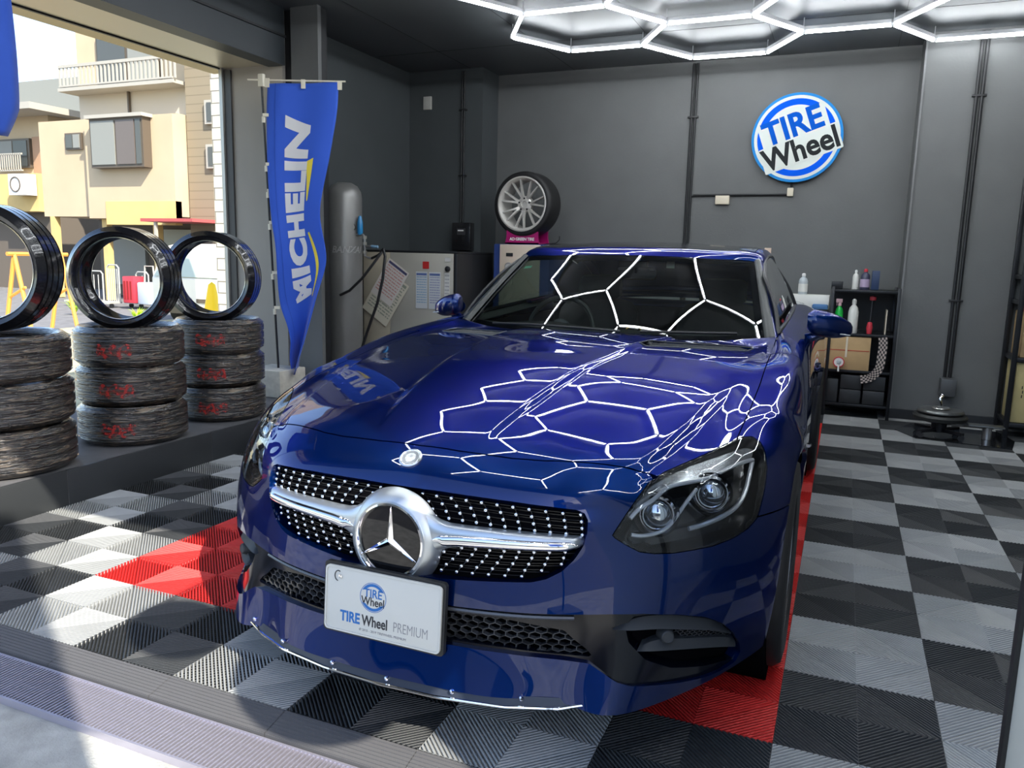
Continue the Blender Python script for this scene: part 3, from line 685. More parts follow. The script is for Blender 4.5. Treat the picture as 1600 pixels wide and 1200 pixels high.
# wings of the centre bar
def wing(sgn):
    b = MB(); b2 = MB(); xs = [.085, .10, .12, .145, .18, .25, .32, .39, .43, .450, .460]; 
    zt = [.590, .577, .566, .560, .5585, .558, .556, .5535, .551, .549, .540]; zb = [.425, .465, .487, .499, .506, .511, .514, .516, .518, .522, .531]
    xx = np.linspace(.085, .460, 44); T_ = np.interp(xx, xs, zt); B_ = np.interp(xx, xs, zb); V = []; F = []; n = 13
    for x, t, bb in zip(xx, T_, B_):
        for j in range(n):
            a = math.pi*j/(n-1); z = (t+bb)/2+(t-bb)/2*math.cos(a); y = sy(sgn*x, (t+bb)/2)+.022-.030*math.sin(a)**.6*min(1, (.462-x)/.02+.25)
            V.append((sgn*x, y, z))
    for i in range(len(xx)-1):
        for j in range(n-1):
            a = i*n+j; f = (a, a+1, a+n+1, a+n); F.append(f[::-1] if sgn > 0 else f)
    w_ = raw('centre_bar', V, F, m_satin, car, sharp=70)
    # polished inlay
    xx = np.linspace(.107, .452, 40); V = []; F = []; n = 9
    for i, x in enumerate(xx):
        e = math.sin(min(1, i/5)*math.pi/2)*math.sin(min(1, (39-i)/3+.12)*math.pi/2)
        t = np.interp(x, xs, zt); bb = np.interp(x, xs, zb); c = bb+(t-bb)*(.40 if x > .14 else .46); h = .0125*e*np.interp(x, [.1, .2, .45], [1.1, 1.05, .85])
        for j in range(n):
            a = math.pi*j/(n-1); z = c+h*math.cos(a); y = sy(sgn*x, c)-.0070-.010*math.sin(a)*e
            V.append((sgn*x, y, z))
    for i in range(len(xx)-1):
        for j in range(n-1):
            a = i*n+j; f = (a, a+1, a+n+1, a+n); F.append(f[::-1] if sgn > 0 else f)
    raw('bar_inlay', V, F, m_chrome, w_, sharp=70)
wing(1); wing(-1)
SC0 = (0, -.742, .503)
MS = frame(SC0, (0, -1, .06), (1, 0, 0))
bz = MB().lathe([(.128, -.022), (.122, -.006), (.112, .008), (.100, .016), (.096, .014)], MS, 72, cap=False).build('star_bezel', m_satin, car, sharp=60)
MB().lathe([(.0965, .012), (.0945, .019), (.090, .020), (.0865, .013), (.0850, .008)], MS, 72, cap=False).build('star_ring', m_chrome, bz, sharp=60)
MB().lathe([(.0, .013), (.04, .0125), (.07, .0115), (.0865, .010)], MS, 72).build('star_glass', mat('star_disc_glass', (.006, .006, .007), .02, 0, spec=.6), bz)
def star(M, R, w0, h, name, parent, mt):
    b = MB()
    for k in range(3):
        a = math.pi/2+2*math.pi*k/3; d = Vector((math.cos(a), math.sin(a), 0)); s_ = Vector((-d.y, d.x, 0)); V = [(0, 0, h), tuple(d*R+Vector((0, 0, h*.35)))]
        V += [tuple(s_*w0-d*w0*.5), tuple(-s_*w0-d*w0*.5), tuple(d*R+s_*w0*.16), tuple(d*R-s_*w0*.16)]
        b.add(V, [(0, 2, 4, 1), (0, 1, 5, 3)], M)
    return b.build(name, mt, parent, smooth=False)
star(MS @ T(0, 0, .013), .086, .0105, .009, 'star', bz, m_chrome)
# round hood badge
a_, n_ = snear((0, -.655, .69)); badge_at = a_; MBd = frame(a_, n_, (1, 0, 0))
bd = MB().lathe([(.0305, -.002), (.0305, .003), (.027, .0048), (.0255, .0035), (0, .0035)], MBd, 40).build('hood_badge', mat('badge_silver', (.60, .62, .64), .22, .9), car)
MB().ring(circ(.0225, 36), circ(.0150, 36), .0034, .0042, MBd).build('badge_wreath', mat('badge_grey', (.30, .32, .34), .3, .8), bd)
star(MBd @ T(0, 0, .0035), .0150, .0022, .0018, 'badge_star', bd, m_chrome)
# --- lower insert, meshes, fins
ins = front.clip(np.where(front.V[:, 1] < -.25, sdf_poly(front2(front), INS)+.006, -1))
x_ = AX(ins); fi = sdf_poly(front2(ins), INS); st = np.clip(fi/.03, 0, 1); off = .016+.014*st*(x_ > .5)*np.clip((x_-.5)/.05, 0, 1)
ii = Msh(ins.V+np.c_[0*off, off, 0*off], ins.N, ins.F)
ii = ii.clip(-sdf_poly(front2(ii), MESH)); ii = ii.clip(-sdf_poly(front2(ii), CAV))
insert = raw('bumper_insert', ii.rim(.04, (0, 1, 0)).V, ii.rim(.04, (0, 1, 0)).F, m_piano, car, N=ii.rim(.04, (0, 1, 0)).N)
bk = Msh(ins.V+np.array([0, .075, 0]), ins.N, ins.F); raw('insert_backing', bk.V, bk.F, m_dark, car)
xs = np.linspace(-.50, .50, 50)       # raised lip above the lower mesh
MB().tube([(x, sy(x, .352)+.012, .356-.000*abs(x)) for x in np.linspace(-.452, .452, 50)], .0050, 6).build('insert_lip', mat('insert_edge', (.10, .105, .115), .3, .3), car)
def honey(poly, d, sx, sz, r, inside):
    b = MB(); seen = set(); x0 = min(q[0] for q in poly); x1 = max(q[0] for q in poly); z0 = min(q[1] for q in poly); z1 = max(q[1] for q in poly)
    nz = int((z1-z0)/(sz*.75))+2; nx = int((x1-x0)/sx)+2
    for s_ in (1, -1):
        for j in range(nz):
            for i in range(nx):
                cx_ = max(x0, 0)+i*sx+(sx/2 if j % 2 else 0); cz = z0+j*sz*.75
                vs = [(cx_-sx/2, cz-sz/4), (cx_, cz-sz/2), (cx_+sx/2, cz-sz/4), (cx_+sx/2, cz+sz/4), (cx_, cz+sz/2), (cx_-sx/2, cz+sz/4)]
                for k in range(6):
                    a, c = vs[k], vs[(k+1) % 6]; key = tuple(sorted([(s_*round(a[0], 3), round(a[1], 3)), (s_*round(c[0], 3), round(c[1], 3))]))
                    if key in seen: continue
                    seen.add(key); mid = ((a[0]+c[0])/2, (a[1]+c[1])/2)
                    if mid[0] < -.001 or sdf_poly([(abs(mid[0]), mid[1])], poly)[0] < -.002: continue
                    pa = (s_*a[0], sy(s_*a[0], a[1])+d, a[1]); pc = (s_*c[0], sy(s_*c[0], c[1])+d, c[1]); dd = .014
                    zo = Vector((0, 0, r)) if abs(a[0]-c[0]) > 1e-4 else Vector((r, 0, 0))
                    A = Vector(pa); B_ = Vector(pc); Dy = Vector((0, dd, 0))
                    b.add([A-zo, B_-zo, B_+zo, A+zo, A-zo*.6+Dy, B_-zo*.6+Dy, B_+zo*.6+Dy, A+zo*.6+Dy], [(0, 1, 2, 3), (3, 2, 6, 7), (1, 0, 4, 5), (0, 3, 7, 4), (2, 1, 5, 6)])
    return b
honey(MESH, .026, .027, .0185, .0011, True).build('lower_mesh', mat('mesh_grey', (.05, .052, .056), .42), car, smooth=False)
CM = [(.66,.345),(.72,.326),(.765,.300),(.785,.270),(.79,.240),(.72,.262),(.68,.285),(.64,.318)]
honey(CM, .045, .010, .008, .0006, True).build('intake_mesh', mat('mesh_grey', (.05, .052, .056), .42), car, smooth=False)
def fin(pts_top, pts_bot, d0, sgn):
    """blade: front edge strip between two polylines, with depth"""
    n = 24; t = np.linspace(0, 1, n); tp = nspl(np.linspace(0, 1, len(pts_top)), pts_top, t); bt_ = nspl(np.linspace(0, 1, len(pts_bot)), pts_bot, t); V = []; F = []
    for a, c in zip(tp, bt_):
        ya = sy(sgn*a[0], a[1])+d0[0]; yc = sy(sgn*c[0], c[1])+d0[1]
        V += [(sgn*a[0], ya, a[1]), (sgn*c[0], yc, c[1]), (sgn*c[0], yc+.05, c[1]+.006), (sgn*a[0], ya+.05, a[1])]
    for i in range(n-1):
        for j in range(4):
            a = i*4+j; c = i*4+(j+1) % 4; f = (a, c, c+4, a+4); F.append(f if sgn < 0 else f[::-1])
    return raw('intake_fin', V, F, m_plast, car, smooth=True, sharp=40)
for s_ in (1, -1):
    fin([(.536,.328),(.58,.344),(.63,.347),(.69,.335),(.745,.312),(.784,.280)], [(.536,.326),(.58,.322),(.63,.320),(.69,.309),(.745,.292),(.786,.268)], (.034, .016), s_)
    fin([(.592,.275),(.63,.287),(.68,.281),(.73,.270),(.77,.256),(.795,.238)], [(.592,.273),(.63,.268),(.68,.261),(.73,.250),(.77,.236),(.796,.222)], (.034, .016), s_)
    x, z = .655, .298; y = sy(s_*x, z)+.012
    sn = MB().lathe([(.022, -.03), (.0155, 0), (.0135, .002), (.0125, .0005), (0, .0005)], frame((s_*x, y, z), (.45*s_, -.87, .1)), 24).build('parking_sensor', m_plast, car)
# chrome splitter strip under the front lip
def lipy(x): return np.interp(abs(x), [0, .16, .32, .46, .50], [-.812, -.802, -.768, -.705, -.688])
xs = np.linspace(-.497, .497, 70)
MB().tube([(x, lipy(x)-.006, .158-.010*(abs(x)/.5)**2+.012*max(0, abs(x)-.44)/.05) for x in xs], .0042, 8).build('chrome_splitter', m_chrome, car)
b = MB(); V = []; F = []
for x in xs: V += [(x, lipy(x)-.004, .160-.010*(abs(x)/.5)**2), (x, lipy(x)+.004, .182-.012*(abs(x)/.5)**2), (x, lipy(x)+.06, .165)]
for i in range(len(xs)-1):
    for j in range(2): a = i*3+j; F.append((a, a+3, a+4, a+1))
raw('splitter_channel', V, F, mat('splitter_grey', (.05, .06, .085), .3, .5), car)
for x in (-.475, -.322, -.138, .026, .197, .358):
    MB().lathe([(.0062, -.002), (.0062, .004), (.0025, .010), (0, .0105)], frame((x, lipy(x)-.001, .173), (0, -.75, .66)), 12).build('splitter_bolt', m_chrome, car)
# --- number plate
PL = frame((0, -.792, .345), (0, -1, .075), (1, 0, 0))
pf = MB().prism(rrect(.344, .180, .010), -.016, -.003, PL).build('plate_holder', mat('plate_holder_black', (.02, .021, .022), .4), car, smooth=False)
pw = MB().prism(rrect(.330, .166, .012), -.003, .002, PL).build('number_plate', m_white, car, bevel=.001)
rm_ = MB().ring(rrect(.330, .166, .012), rrect(.3215, .1575, .010), .002, .0042, PL).build('plate_rim', m_white, pw, smooth=False)
m_logo = mat('logo_blue', (.02, .14, .42), .45); m_ink = mat('ink_dark', (.03, .03, .035), .5); m_ink2 = mat('ink_grey', (.25, .25, .26), .5)
def P2(x, y, z=.0022): return PL @ T(x, y, z)
b = MB(); LCX, LCY = -.025, .020
b.ring(circ(.0375, 48), circ(.0362, 48), .002, .0026, PL @ T(LCX, LCY, 0))
for a0, a1 in ((42, 140), (222, 320)):
    o_ = [(.0345*math.cos(math.radians(a)), .0345*math.sin(math.radians(a))) for a in np.linspace(a0-14, a1+14, 24)]; i_ = [(.0275*math.cos(math.radians(a)), .0275*math.sin(math.radians(a))) for a in np.linspace(a0, a1, 24)]
    b.prism(o_+i_[::-1], .002, .0026, PL @ T(LCX, LCY, 0))
b.build('plate_logo', m_logo, pw, smooth=False)
text_obj('plate_text', 'TIRE', .030, P2(LCX, LCY+.0085), m_logo, pw, sx=.88, bold=.0004)
text_obj('plate_text', 'Wheel', .030, P2(LCX, LCY-.0120), m_ink, pw, sx=.82, bold=.0004)
text_obj('plate_text', 'TIRE', .037, P2(-.090, -.043), m_logo, pw, sx=.80, bold=.0011)
text_obj('plate_text', 'Wheel', .037, P2(-.0180, -.043), m_ink, pw, sx=.74, bold=.0008)
text_obj('plate_text', 'PREMIUM', .036, P2(.083, -.043), m_ink2, pw, sx=.66, bold=-.0005)
text_obj('plate_text', '© 2015 - 2019 TIREWHEEL PREMIUM', .0085, P2(.005, -.067), m_ink2, pw)
b = MB(); b.tube([P2(-.128+.010*math.cos(a), .058+.013*math.sin(a), .003) @ Vector((0, 0, 0)) for a in np.linspace(math.radians(60), math.radians(265), 14)], .0012, 6)
b.build('plate_slot', m_plast, pw); MB().lathe([(.005, .002), (.005, .005), (0, .0055)], P2(-.121, .058, 0), 12).build('plate_bolt', m_chrome, pw)
# --- hood vents with slats
for s_ in (1, -1):
    ve = front.clip(np.minimum(f_vent(front)+.002, front.V[:, 0]*s_)); vv = off_surf(ve, .010)
    vo = raw('hood_vent', vv.V, vv.F, m_dark, car); b = MB()
    cxy = np.array([(.30,.60),(.66,.81)]); dirx = cxy[1]-cxy[0]; L_ = np.linalg.norm(dirx); dirx /= L_; nrm = np.array([-dirx[1], dirx[0]])
    def vpt(u, v, dz):
        q = cxy[0]+dirx*u+nrm*v; h = bvh.ray_cast(Vector((s_*q[0], q[1], 2)), Vector((0, 0, -1))); return (s_*q[0], q[1], h[0].z+dz)
    for k in range(44):
        u = .015+k*.0090; seg = []
        for v in np.linspace(-.075, .075, 16):
            q = cxy[0]+dirx*u+nrm*v
            if sdf_poly([(q[0], q[1])], VENT)[0] > -.001: seg.append(vpt(u, v, -.004))
        if len(seg) >= 2: b.tube(seg, .0022 if k % 9 else .0042, 5)
    for v in (-.030, 0, .030):
        seg = [vpt(u, v, -.005) for u in np.linspace(0, L_, 24) if sdf_poly([tuple(cxy[0]+dirx*u+nrm*v)], VENT)[0] > -.001]
        if len(seg) > 2: b.tube(seg, .0016, 5)
    b.build('vent_slats', mat('vent_grey', (.05, .053, .056), .7, spec=.15), vo)
    pts = [vpt_ for vpt_ in [(s_*q[0], q[1], bvh.ray_cast(Vector((s_*q[0], q[1], 2)), Vector((0, 0, -1)))[0].z) for q in VENT]]
    tt = np.linspace(0, 1, 70); A_ = np.array(pts+[pts[0]]); c = np.stack([np.interp(tt*(len(A_)-1), range(len(A_)), A_[:, i]) for i in range(3)], 1)
    MB().tube([tuple(v) for v in c[:-1]], .0030, 6, cyc=True).build('vent_frame', m_plast, vo)
# --- windscreen, header, roof
def wsB(s): return np.array([.690*s, 1.085-.20*(1-s*s), .884-.012*(1-s*s)])
def wsT(s): return np.array([.578*s, 1.550-.130*(1-s*s), 1.205+.018*(1-s*s)])
S = np.linspace(-1, 1, 41); V = []; F = []
for t in np.linspace(0, 1, 21):
    for s in S:
        q = wsB(s)*(1-t)+wsT(s)*t; bl = .015*math.sin(math.pi*t)*(1-.35*s*s); V.append(q+np.array([0, -.6, .8])*bl*.75)
for i in range(20):
    for j in range(40): a = i*41+j; F.append((a, a+1, a+42, a+41))
ws = raw('windscreen', V, F, m_ws, car, sharp=80)
WSV = np.array(V).reshape(21, 41, 3)
# black ceramic border on the glass
b = MB()
def bstrip(line_a, line_b):
    V = list(line_a)+list(line_b); n = len(line_a); b.add([tuple(v) for v in V], [(i, i+1, n+i+1, n+i) for i in range(n-1)])
nrm_in = np.array([0, .5, -.6])*.004
bstrip(WSV[20]*1+nrm_in, WSV[18]*.4+WSV[19]*.6+nrm_in); bstrip(WSV[1]+nrm_in, WSV[0]+nrm_in)
for j0, j1 in ((0, 1), (39, 40)): bstrip(WSV[:, j0]+nrm_in, WSV[:, j1]+nrm_in)
b.build('glass_border', m_piano, ws, smooth=False)
CAB = []
for cen, sid in (((1.42,1.223),(1.55,1.205,.578)), ((1.47,1.245),(1.575,1.228,.578)), ((1.56,1.268),(1.64,1.250,.576)), ((1.72,1.288),(1.76,1.266,.574)), ((1.95,1.298),(1.95,1.272,.572)), ((2.2,1.285),(2.2,1.255,.566)), ((2.45,1.225),(2.45,1.195,.558)), ((2.72,1.115),(2.72,1.085,.555)), ((2.98,.995),(2.95,.985,.56))):
    row = []
    for s in np.linspace(-1, 1, 9):
        e = s*s; row.append((sid[2]*s, cen[0]+(sid[0]-cen[0])*e, cen[1]+(sid[1]-cen[1])*e))
    for sg in (1, -1):
        q = [(sg*(sid[2]+.022), sid[0]+.004, sid[1]-.008), (sg*(sid[2]+.040), sid[0]+.010, sid[1]-.030)]
        row = row+q if sg > 0 else q[::-1]+row
    CAB.append(row)
CAB = np.array(CAB); tu = np.r_[0, np.cumsum(np.linalg.norm(np.diff(CAB[:, 6], axis=0), axis=1))]; tv = np.r_[0, np.cumsum(np.linalg.norm(np.diff(CAB, axis=1), axis=2).mean(0))]
G = nspl(tu, CAB, np.linspace(0, tu[-1], 90)); G = np.swapaxes(nspl(tv, np.swapaxes(G, 0, 1), np.linspace(0, tv[-1], 81)), 0, 1)
roof = Msh(G.reshape(-1, 3), normals(G).reshape(-1, 3), grid_faces(90, 81))
def ymid(m): return m.V[:, 1]-.10*(AX(m)/.58)**2
ra = roof.clip(1.530-ymid(roof)); emit_panel('windscreen_header', ra, m_paint, .012)
rb = roof.clip(np.minimum.reduce([ymid(roof)-1.534, 2.36-roof.V[:, 1], .566-AX(roof)])); emit_panel('roof_panel', rb, m_piano, .012)
rc_ = roof.clip(np.minimum.reduce([ymid(roof)-1.534, AX(roof)-.569]))
for half in side_split(rc_): emit_panel('roof_rail', half, m_paint, .010)
rg = roof.clip(np.minimum.reduce([roof.V[:, 1]-2.40, 2.93-roof.V[:, 1], .515-AX(roof)])); raw('rear_window', rg.V, rg.F, m_ws, car, N=rg.N)
rf = roof.clip(np.minimum.reduce([roof.V[:, 1]-2.363, .566-AX(roof), -np.minimum.reduce([roof.V[:, 1]-2.40, 2.93-roof.V[:, 1], .515-AX(roof)])])); emit_panel('rear_window_frame', rf, m_paint, .01)
# inner roof lining
rl = Msh(roof.V-roof.N*.035, roof.N, roof.F); rl = rl.clip(np.minimum(2.38-rl.V[:, 1], ymid(rl)-1.47)); emit_panel('roof_lining', rl, m_dark, 0)
# --- A pillars
for s_ in (1, -1):
    n = 30; V = []; mi = []; cols = []
    for t in np.linspace(0, 1, n):
        g = WSV[int(round(t*20))][40 if s_ > 0 else 0].copy()
        tt = t*20; i0 = min(int(tt), 19); g = WSV[i0][40 if s_ > 0 else 0]*(1-(tt-i0))+WSV[i0+1][40 if s_ > 0 else 0]*(tt-i0)
        k = 1-.45*t
        offs = [(-.004, -.004, .004), (.014*k, -.012, .012), (.034*k, .000, .014), (.050*k, .018, .010), (.064*k, .045, -.004), (.068*k+.004, .075, -.028)]
        cols.append([(g[0]+s_*a, g[1]+c, g[2]+d) for a, c, d in offs])
    C_ = np.array(cols); cc = np.swapaxes(nspl(np.arange(6.), np.swapaxes(C_, 0, 1), np.linspace(0, 5, 21)), 0, 1); F = []; mi = []
    for i in range(n-1):
        for j in range(20): a = i*21+j; f = (a, a+1, a+22, a+21); F.append(f if s_ > 0 else f[::-1]); mi.append(j)
    Nn = normals(cc)*(1 if s_ > 0 else -1)
    A1 = [f for f, j in zip(F, mi) if j < 9]; A2 = [f for f, j in zip(F, mi) if j >= 9]
    m1 = Msh(cc.reshape(-1, 3), Nn.reshape(-1, 3), A1).compact(); m2 = Msh(cc.reshape(-1, 3), Nn.reshape(-1, 3), A2).compact()
    raw('pillar_trim', m1.V, m1.F, mat('pillar_trim_grey', (.028, .032, .032), .32), car, N=m1.N); raw('windscreen_pillar', m2.V, m2.F, m_paint, car, N=m2.N)
    # side window + rear pillar
    top = [(.640,1.40,1.135),(.617,1.62,1.205),(.612,1.85,1.232),(.608,2.1,1.228),(.603,2.35,1.185)]; bot = [(.735,1.13,.912),(.742,1.45,.925),(.742,1.75,.94),(.738,2.05,.955),(.728,2.38,.968)]
    k = 24; tp = nspl(np.linspace(0, 1, 5), top, np.linspace(0, 1, k)); bo = nspl(np.linspace(0, 1, 5), bot, np.linspace(0, 1, k)); V = []; F = []
    for a, c in zip(tp, bo):
        for j in range(7): u = j/6; q = a*(1-u)+c*u; V.append((s_*(q[0]+.014*math.sin(math.pi*u)), q[1], q[2]))
    for i in range(k-1):
        for j in range(6): a = i*7+j; f = (a, a+1, a+8, a+7); F.append(f if s_ < 0 else f[::-1])
    sw = raw('side_window', V, F, m_tint, car, sharp=80)
    Vn = np.array(V).reshape(k, 7, 3)
    MB().tube([tuple(v) for v in list(Vn[::-1, 6])+list(Vn[0, ::-1][1:])+list(Vn[1:, 0])+list(Vn[-1, 1:])], .009, 6).build('window_seal', m_blk, sw)
    # rear quarter pillar filling window back edge to rear glass and deck
    e1 = [Vn[-1, j] for j in range(7)]; r1 = [(s_*.598, 2.45, 1.165), (s_*.600, 2.52, 1.12), (s_*.61, 2.6, 1.08), (s_*.63, 2.7, 1.04), (s_*.65, 2.8, 1.01), (s_*.68, 2.88, .985), (s_*.70, 2.93, .972)]
    r2 = [(s_*.585, 2.42, 1.19), (s_*.575, 2.55, 1.15), (s_*.575, 2.65, 1.11), (s_*.575, 2.75, 1.065), (s_*.58, 2.85, 1.03), (s_*.60, 2.92, 1.0), (s_*.62, 2.97, .985)]
    V = []; F = []
    for a, c, d in zip(e1, r1, r2): V += [tuple(a), tuple(c), tuple(d)]
    for i in range(6):
        for j in range(2): a = i*3+j; F.append((a, a+1, a+4, a+3) if s_ > 0 else (a+3, a+4, a+1, a))
    raw('rear_pillar', V, F, m_paint, car, sharp=60)
    # chrome-free belt moulding between door skin and glass
    V = []; F = []
    for i, c in enumerate(bo): V += [(s_*(c[0]+.012), c[1], c[2]-.002), (s_*(c[0]-.06), c[1], c[2]-.03)]
    for i in range(k-1): a = 2*i; F.append((a, a+1, a+3, a+2) if s_ < 0 else (a+2, a+3, a+1, a))
    raw('belt_moulding', V, F, m_blk, car)
    # --- mirror
    mr = empty('door_mirror', (0, 0, 0)); mr.parent = car
    # shell: superellipsoid-like loft along x
    xs_ = np.linspace(0, 1, 22); V = []; F = []; n = 22
    for u in xs_:
        x = .842+.182*u; hz = .056*(1-max(0, (u-.35)/.65)**2.2*.60)*min(1, (u*5+.35))**.5; hy = .058*(1-max(0, (u-.3)/.7)**2.4*.72)*min(1, (u*4+.4))**.5
        cz = .945+.012*(1-u)-.022*u; cy = 1.345-.045*(1-u)+.02*u
        if u > .97: hz *= .55; hy *= .55
        for j in range(n):
            a = 2*math.pi*j/n; ca, sa = math.cos(a), math.sin(a); p_ = .72
            yy = cy+hy*math.copysign(abs(ca)**p_, ca)*(1 if ca < 0 else .55); V.append((s_*x, yy, cz+hz*math.copysign(abs(sa)**p_, sa)))
    for i in range(21):
        for j in range(n): a = i*n+j; c = i*n+(j+1) % n; f = (a, c, c+n, a+n); F.append(f if s_ < 0 else f[::-1])
    F += [tuple(range(n)) if s_ > 0 else tuple(range(n))[::-1], tuple(range(21*n, 22*n))[::-1] if s_ > 0 else tuple(range(21*n, 22*n))]
    raw('mirror_shell', V, F, m_paint, mr, sharp=50)
    gv = MB().prism(rrect(.160, .085, .03, cx=s_*.925, cy=.936), -.004, .001, frame((0, 1.372, 0), (0, 1, 0), (1, 0, 0)) @ Matrix.Scale(1, 4)); 
    q = [(s_*(.855+.155*(.5+.5*math.cos(a))), 1.378, .938+.042*math.sin(a)) for a in np.linspace(0, 2*math.pi, 24, endpoint=False)]
    raw('mirror_glass', q, [tuple(range(24))], mat('mirror_silver', (.8, .82, .84), .02, 1.), mr)
    b = MB(); b.tube([(s_*.765, 1.26, .868), (s_*.81, 1.285, .872), (s_*.86, 1.31, .885), (s_*.895, 1.325, .905)], [.030, .022, .020, .024], 10)
    b.build('mirror_arm', m_paint, mr)
    MB().tube([(s_*(.856+.16*u), 1.345-.055+.012*u+.02*u*u, .915-.020*u+.006) for u in np.linspace(0, 1, 12)], .0035, 6).build('indicator_strip', mat('indicator_clear', (.5, .52, .55), .15, .4), mr)
    # fender side vent with a fin
    q0 = [(s_*.905, .50, .60), (s_*.907, .62, .575), (s_*.903, .60, .52), (s_*.902, .47, .55)]
    MB().add([q0[0], q0[1], q0[2], q0[3]], [(0, 1, 2, 3) if s_ > 0 else (3, 2, 1, 0)]).build('side_vent', m_dark, car)
    MB().tube([(s_*.909, .47, .585), (s_*.912, .56, .568), (s_*.909, .64, .555)], .006, 6).build('side_vent_fin', m_chrome, car)
    dh = MB(); dh.tube([(s_*.880, 1.62, .70), (s_*.896, 1.66, .705), (s_*.896, 1.80, .71), (s_*.880, 1.84, .708)], .009, 8); dh.build('door_handle', m_paint, car)
# wiper
b = MB(); b.tube([(-.50, .945, .898), (-.30, .915, .905), (-.05, .888, .905), (.12, .885, .900)], .006, 6); b.tube([(.20, .905, .903), (.40, .955, .906), (.58, 1.02, .908)], .006, 6)
b.build('wiper_blade', m_blk, car)
# --- interior
m_leather = noise_var(mat('seat_leather', (.020, .022, .022), .5), 30, .1)
it = MB(); it.box(-.70, 1.0, .30, .70, 2.85, .36); it.box(-.72, 1.0, .30, -.69, 2.4, .88); it.box(.69, 1.0, .30, .72, 2.4, .88); it.box(-.7, 2.30, .30, .7, 2.34, .93); it.build('cabin_floor', m_dark, car, smooth=False)
V = []; F = []; ss = np.linspace(-1, 1, 25)
for y_, z_ in ((.92, .862), (1.10, .868), (1.25, .875), (1.38, .865), (1.43, .83), (1.44, .74), (1.40, .60)):
    for s in ss: V.append((.69*s, y_+.08*s*s if y_ < 1.2 else y_, z_+(.020*math.exp(-((s-.0-(-.55))/.22)**2) if y_ > 1.2 else 0)*1.0))
for i in range(6):
    for j in range(24): a = i*25+j; F.append((a, a+1, a+26, a+25))
raw('dashboard', V, F, noise_var(mat('dash_black', (.018, .019, .020), .6), 40, .1), car, sharp=60)
for s_ in (-1, 1):
    st = empty('seat', (0, 0, 0)); st.parent = car; c0 = .355*s_
    def padded(name, pr, w, n=14, par=st, mt=m_leather):
        V = []; F = []; m = len(pr)
        for i in range(n):
            u = -1+2*i/(n-1); e = (1-abs(u)**4)**.5 if abs(u) < 1 else 0; cy = sum(q[0] for q in pr)/m; cz = sum(q[1] for q in pr)/m; k = .72+.28*e
            for q in pr: V.append((c0+u*w, cy+(q[0]-cy)*k, cz+(q[1]-cz)*k))
        for i in range(n-1):
            for j in range(m): a = i*m+j; c = i*m+(j+1) % m; F.append((a, c, c+m, a+m))
        F += [tuple(range(m))[::-1], tuple(range((n-1)*m, n*m))]; return raw(name, V, F, mt, par, sharp=45)
    padded('seat_cushion', [(1.55,.42),(1.52,.50),(1.58,.53),(1.9,.49),(2.02,.47),(2.02,.38),(1.7,.38)], .24)
    padded('backrest', [(1.98,.46),(1.99,.56),(2.06,.76),(2.12,.93),(2.16,.975),(2.20,.96),(2.20,.85),(2.14,.60),(2.10,.44)], .235)
    padded('headrest', [(2.13,.965),(2.125,1.04),(2.15,1.10),(2.18,1.11),(2.205,1.07),(2.205,.97)], .125)
b = MB().tube([(-.355+.175*math.cos(a), 1.47+.055*math.sin(a), .835+.165*math.sin(a)) for a in np.linspace(0, 2*math.pi, 40, endpoint=False)], .013, 8, cyc=True)
for a in (math.radians(0), math.radians(180), math.radians(270)): b.cyl((-.355, 1.49, .835), (-.355+.17*math.cos(a), 1.47+.055*math.sin(a), .835+.165*math.sin(a)), .016, .012, 8)
b.lathe([(.055, -.02), (.055, .01), (.03, .02), (0, .02)], frame((-.355, 1.48, .835), (0, .95, -.3)), 20)
sw_ = b.build('steering_wheel', mat('wheel_leather', (.03, .032, .033), .4), car)
b = MB(); b.prism(rrect(.20, .062, .02), -.01, .012, frame((0.02, 1.515, 1.135), (0, .9, -.25), (1, 0, 0))); b.cyl((0.02, 1.50, 1.14), (0.02, 1.46, 1.20), .012, n=8); b.box(-.05, 1.42, 1.165, .09, 1.47, 1.195)
b.build('rear_view_mirror', m_piano, car, bevel=.003)
MB().box(.185, 1.405, 1.165, .225, 1.407, 1.200, T(0, .018, 0)).build('roof_sticker', mat('pale_sticker', (.62, .66, .60), .5), car, smooth=False)
MB().prism([(-.022, -.007), (.016, -.007), (.022, .007), (-.014, .007)], 0, .001, frame((-.545, 1.475, 1.150), (0, -.75, .65), (1, 0, .2))).build('windscreen_sticker', mat('green_sticker', (.18, .60, .42), .5), ws, smooth=False)
b = MB(); b.tube([(.115+.035*math.cos(a), 1.12+.02*math.sin(a), .885+.018*math.sin(a)) for a in np.linspace(.2, 2.9, 12)], .0025, 5); b.build('dash_emblem', mat('brass', (.5, .3, .05), .3, .8), car)
# --- wheels
def make_wheel():
    wl = empty('wheel', (0, 0, 0)); wl.parent = car; M = RY(math.pi/2)
    MB().lathe([(.225, -.11), (.262, -.118), (.296, -.112), (.310, -.092), (.3135, -.05), (.3135, .05), (.310, .092), (.296, .112), (.262, .118), (.225, .11), (.222, 0)], M, 64, close=True).build('tire', m_rub, wl, sharp=50)
    rim = MB().lathe([(.222, -.10), (.228, .100), (.218, .104), (.205, .085), (.195, -.09)], M, 64, close=True).build('rim', m_satin, wl, sharp=45)
    b = MB()
    for k in range(5):
        for dd in (-.13, .13):
            a = 2*math.pi*k/5; p0 = Vector((.062, .05*math.cos(a), .05*math.sin(a))); p1 = Vector((.085, .212*math.cos(a+dd), .212*math.sin(a+dd))); b.cyl(p0, p1, .016, .013, 8)
    b.lathe([(.07, .03), (.07, .065), (.03, .075), (0, .075)], M, 24); b.build('spokes', m_satin, wl)
    MB().lathe([(0.0, .0), (.165, .0), (.165, .02), (0, .02)], M, 32).build('brake_disc', mat('brake_steel', (.25, .25, .26), .4, .9), wl)
    return wl
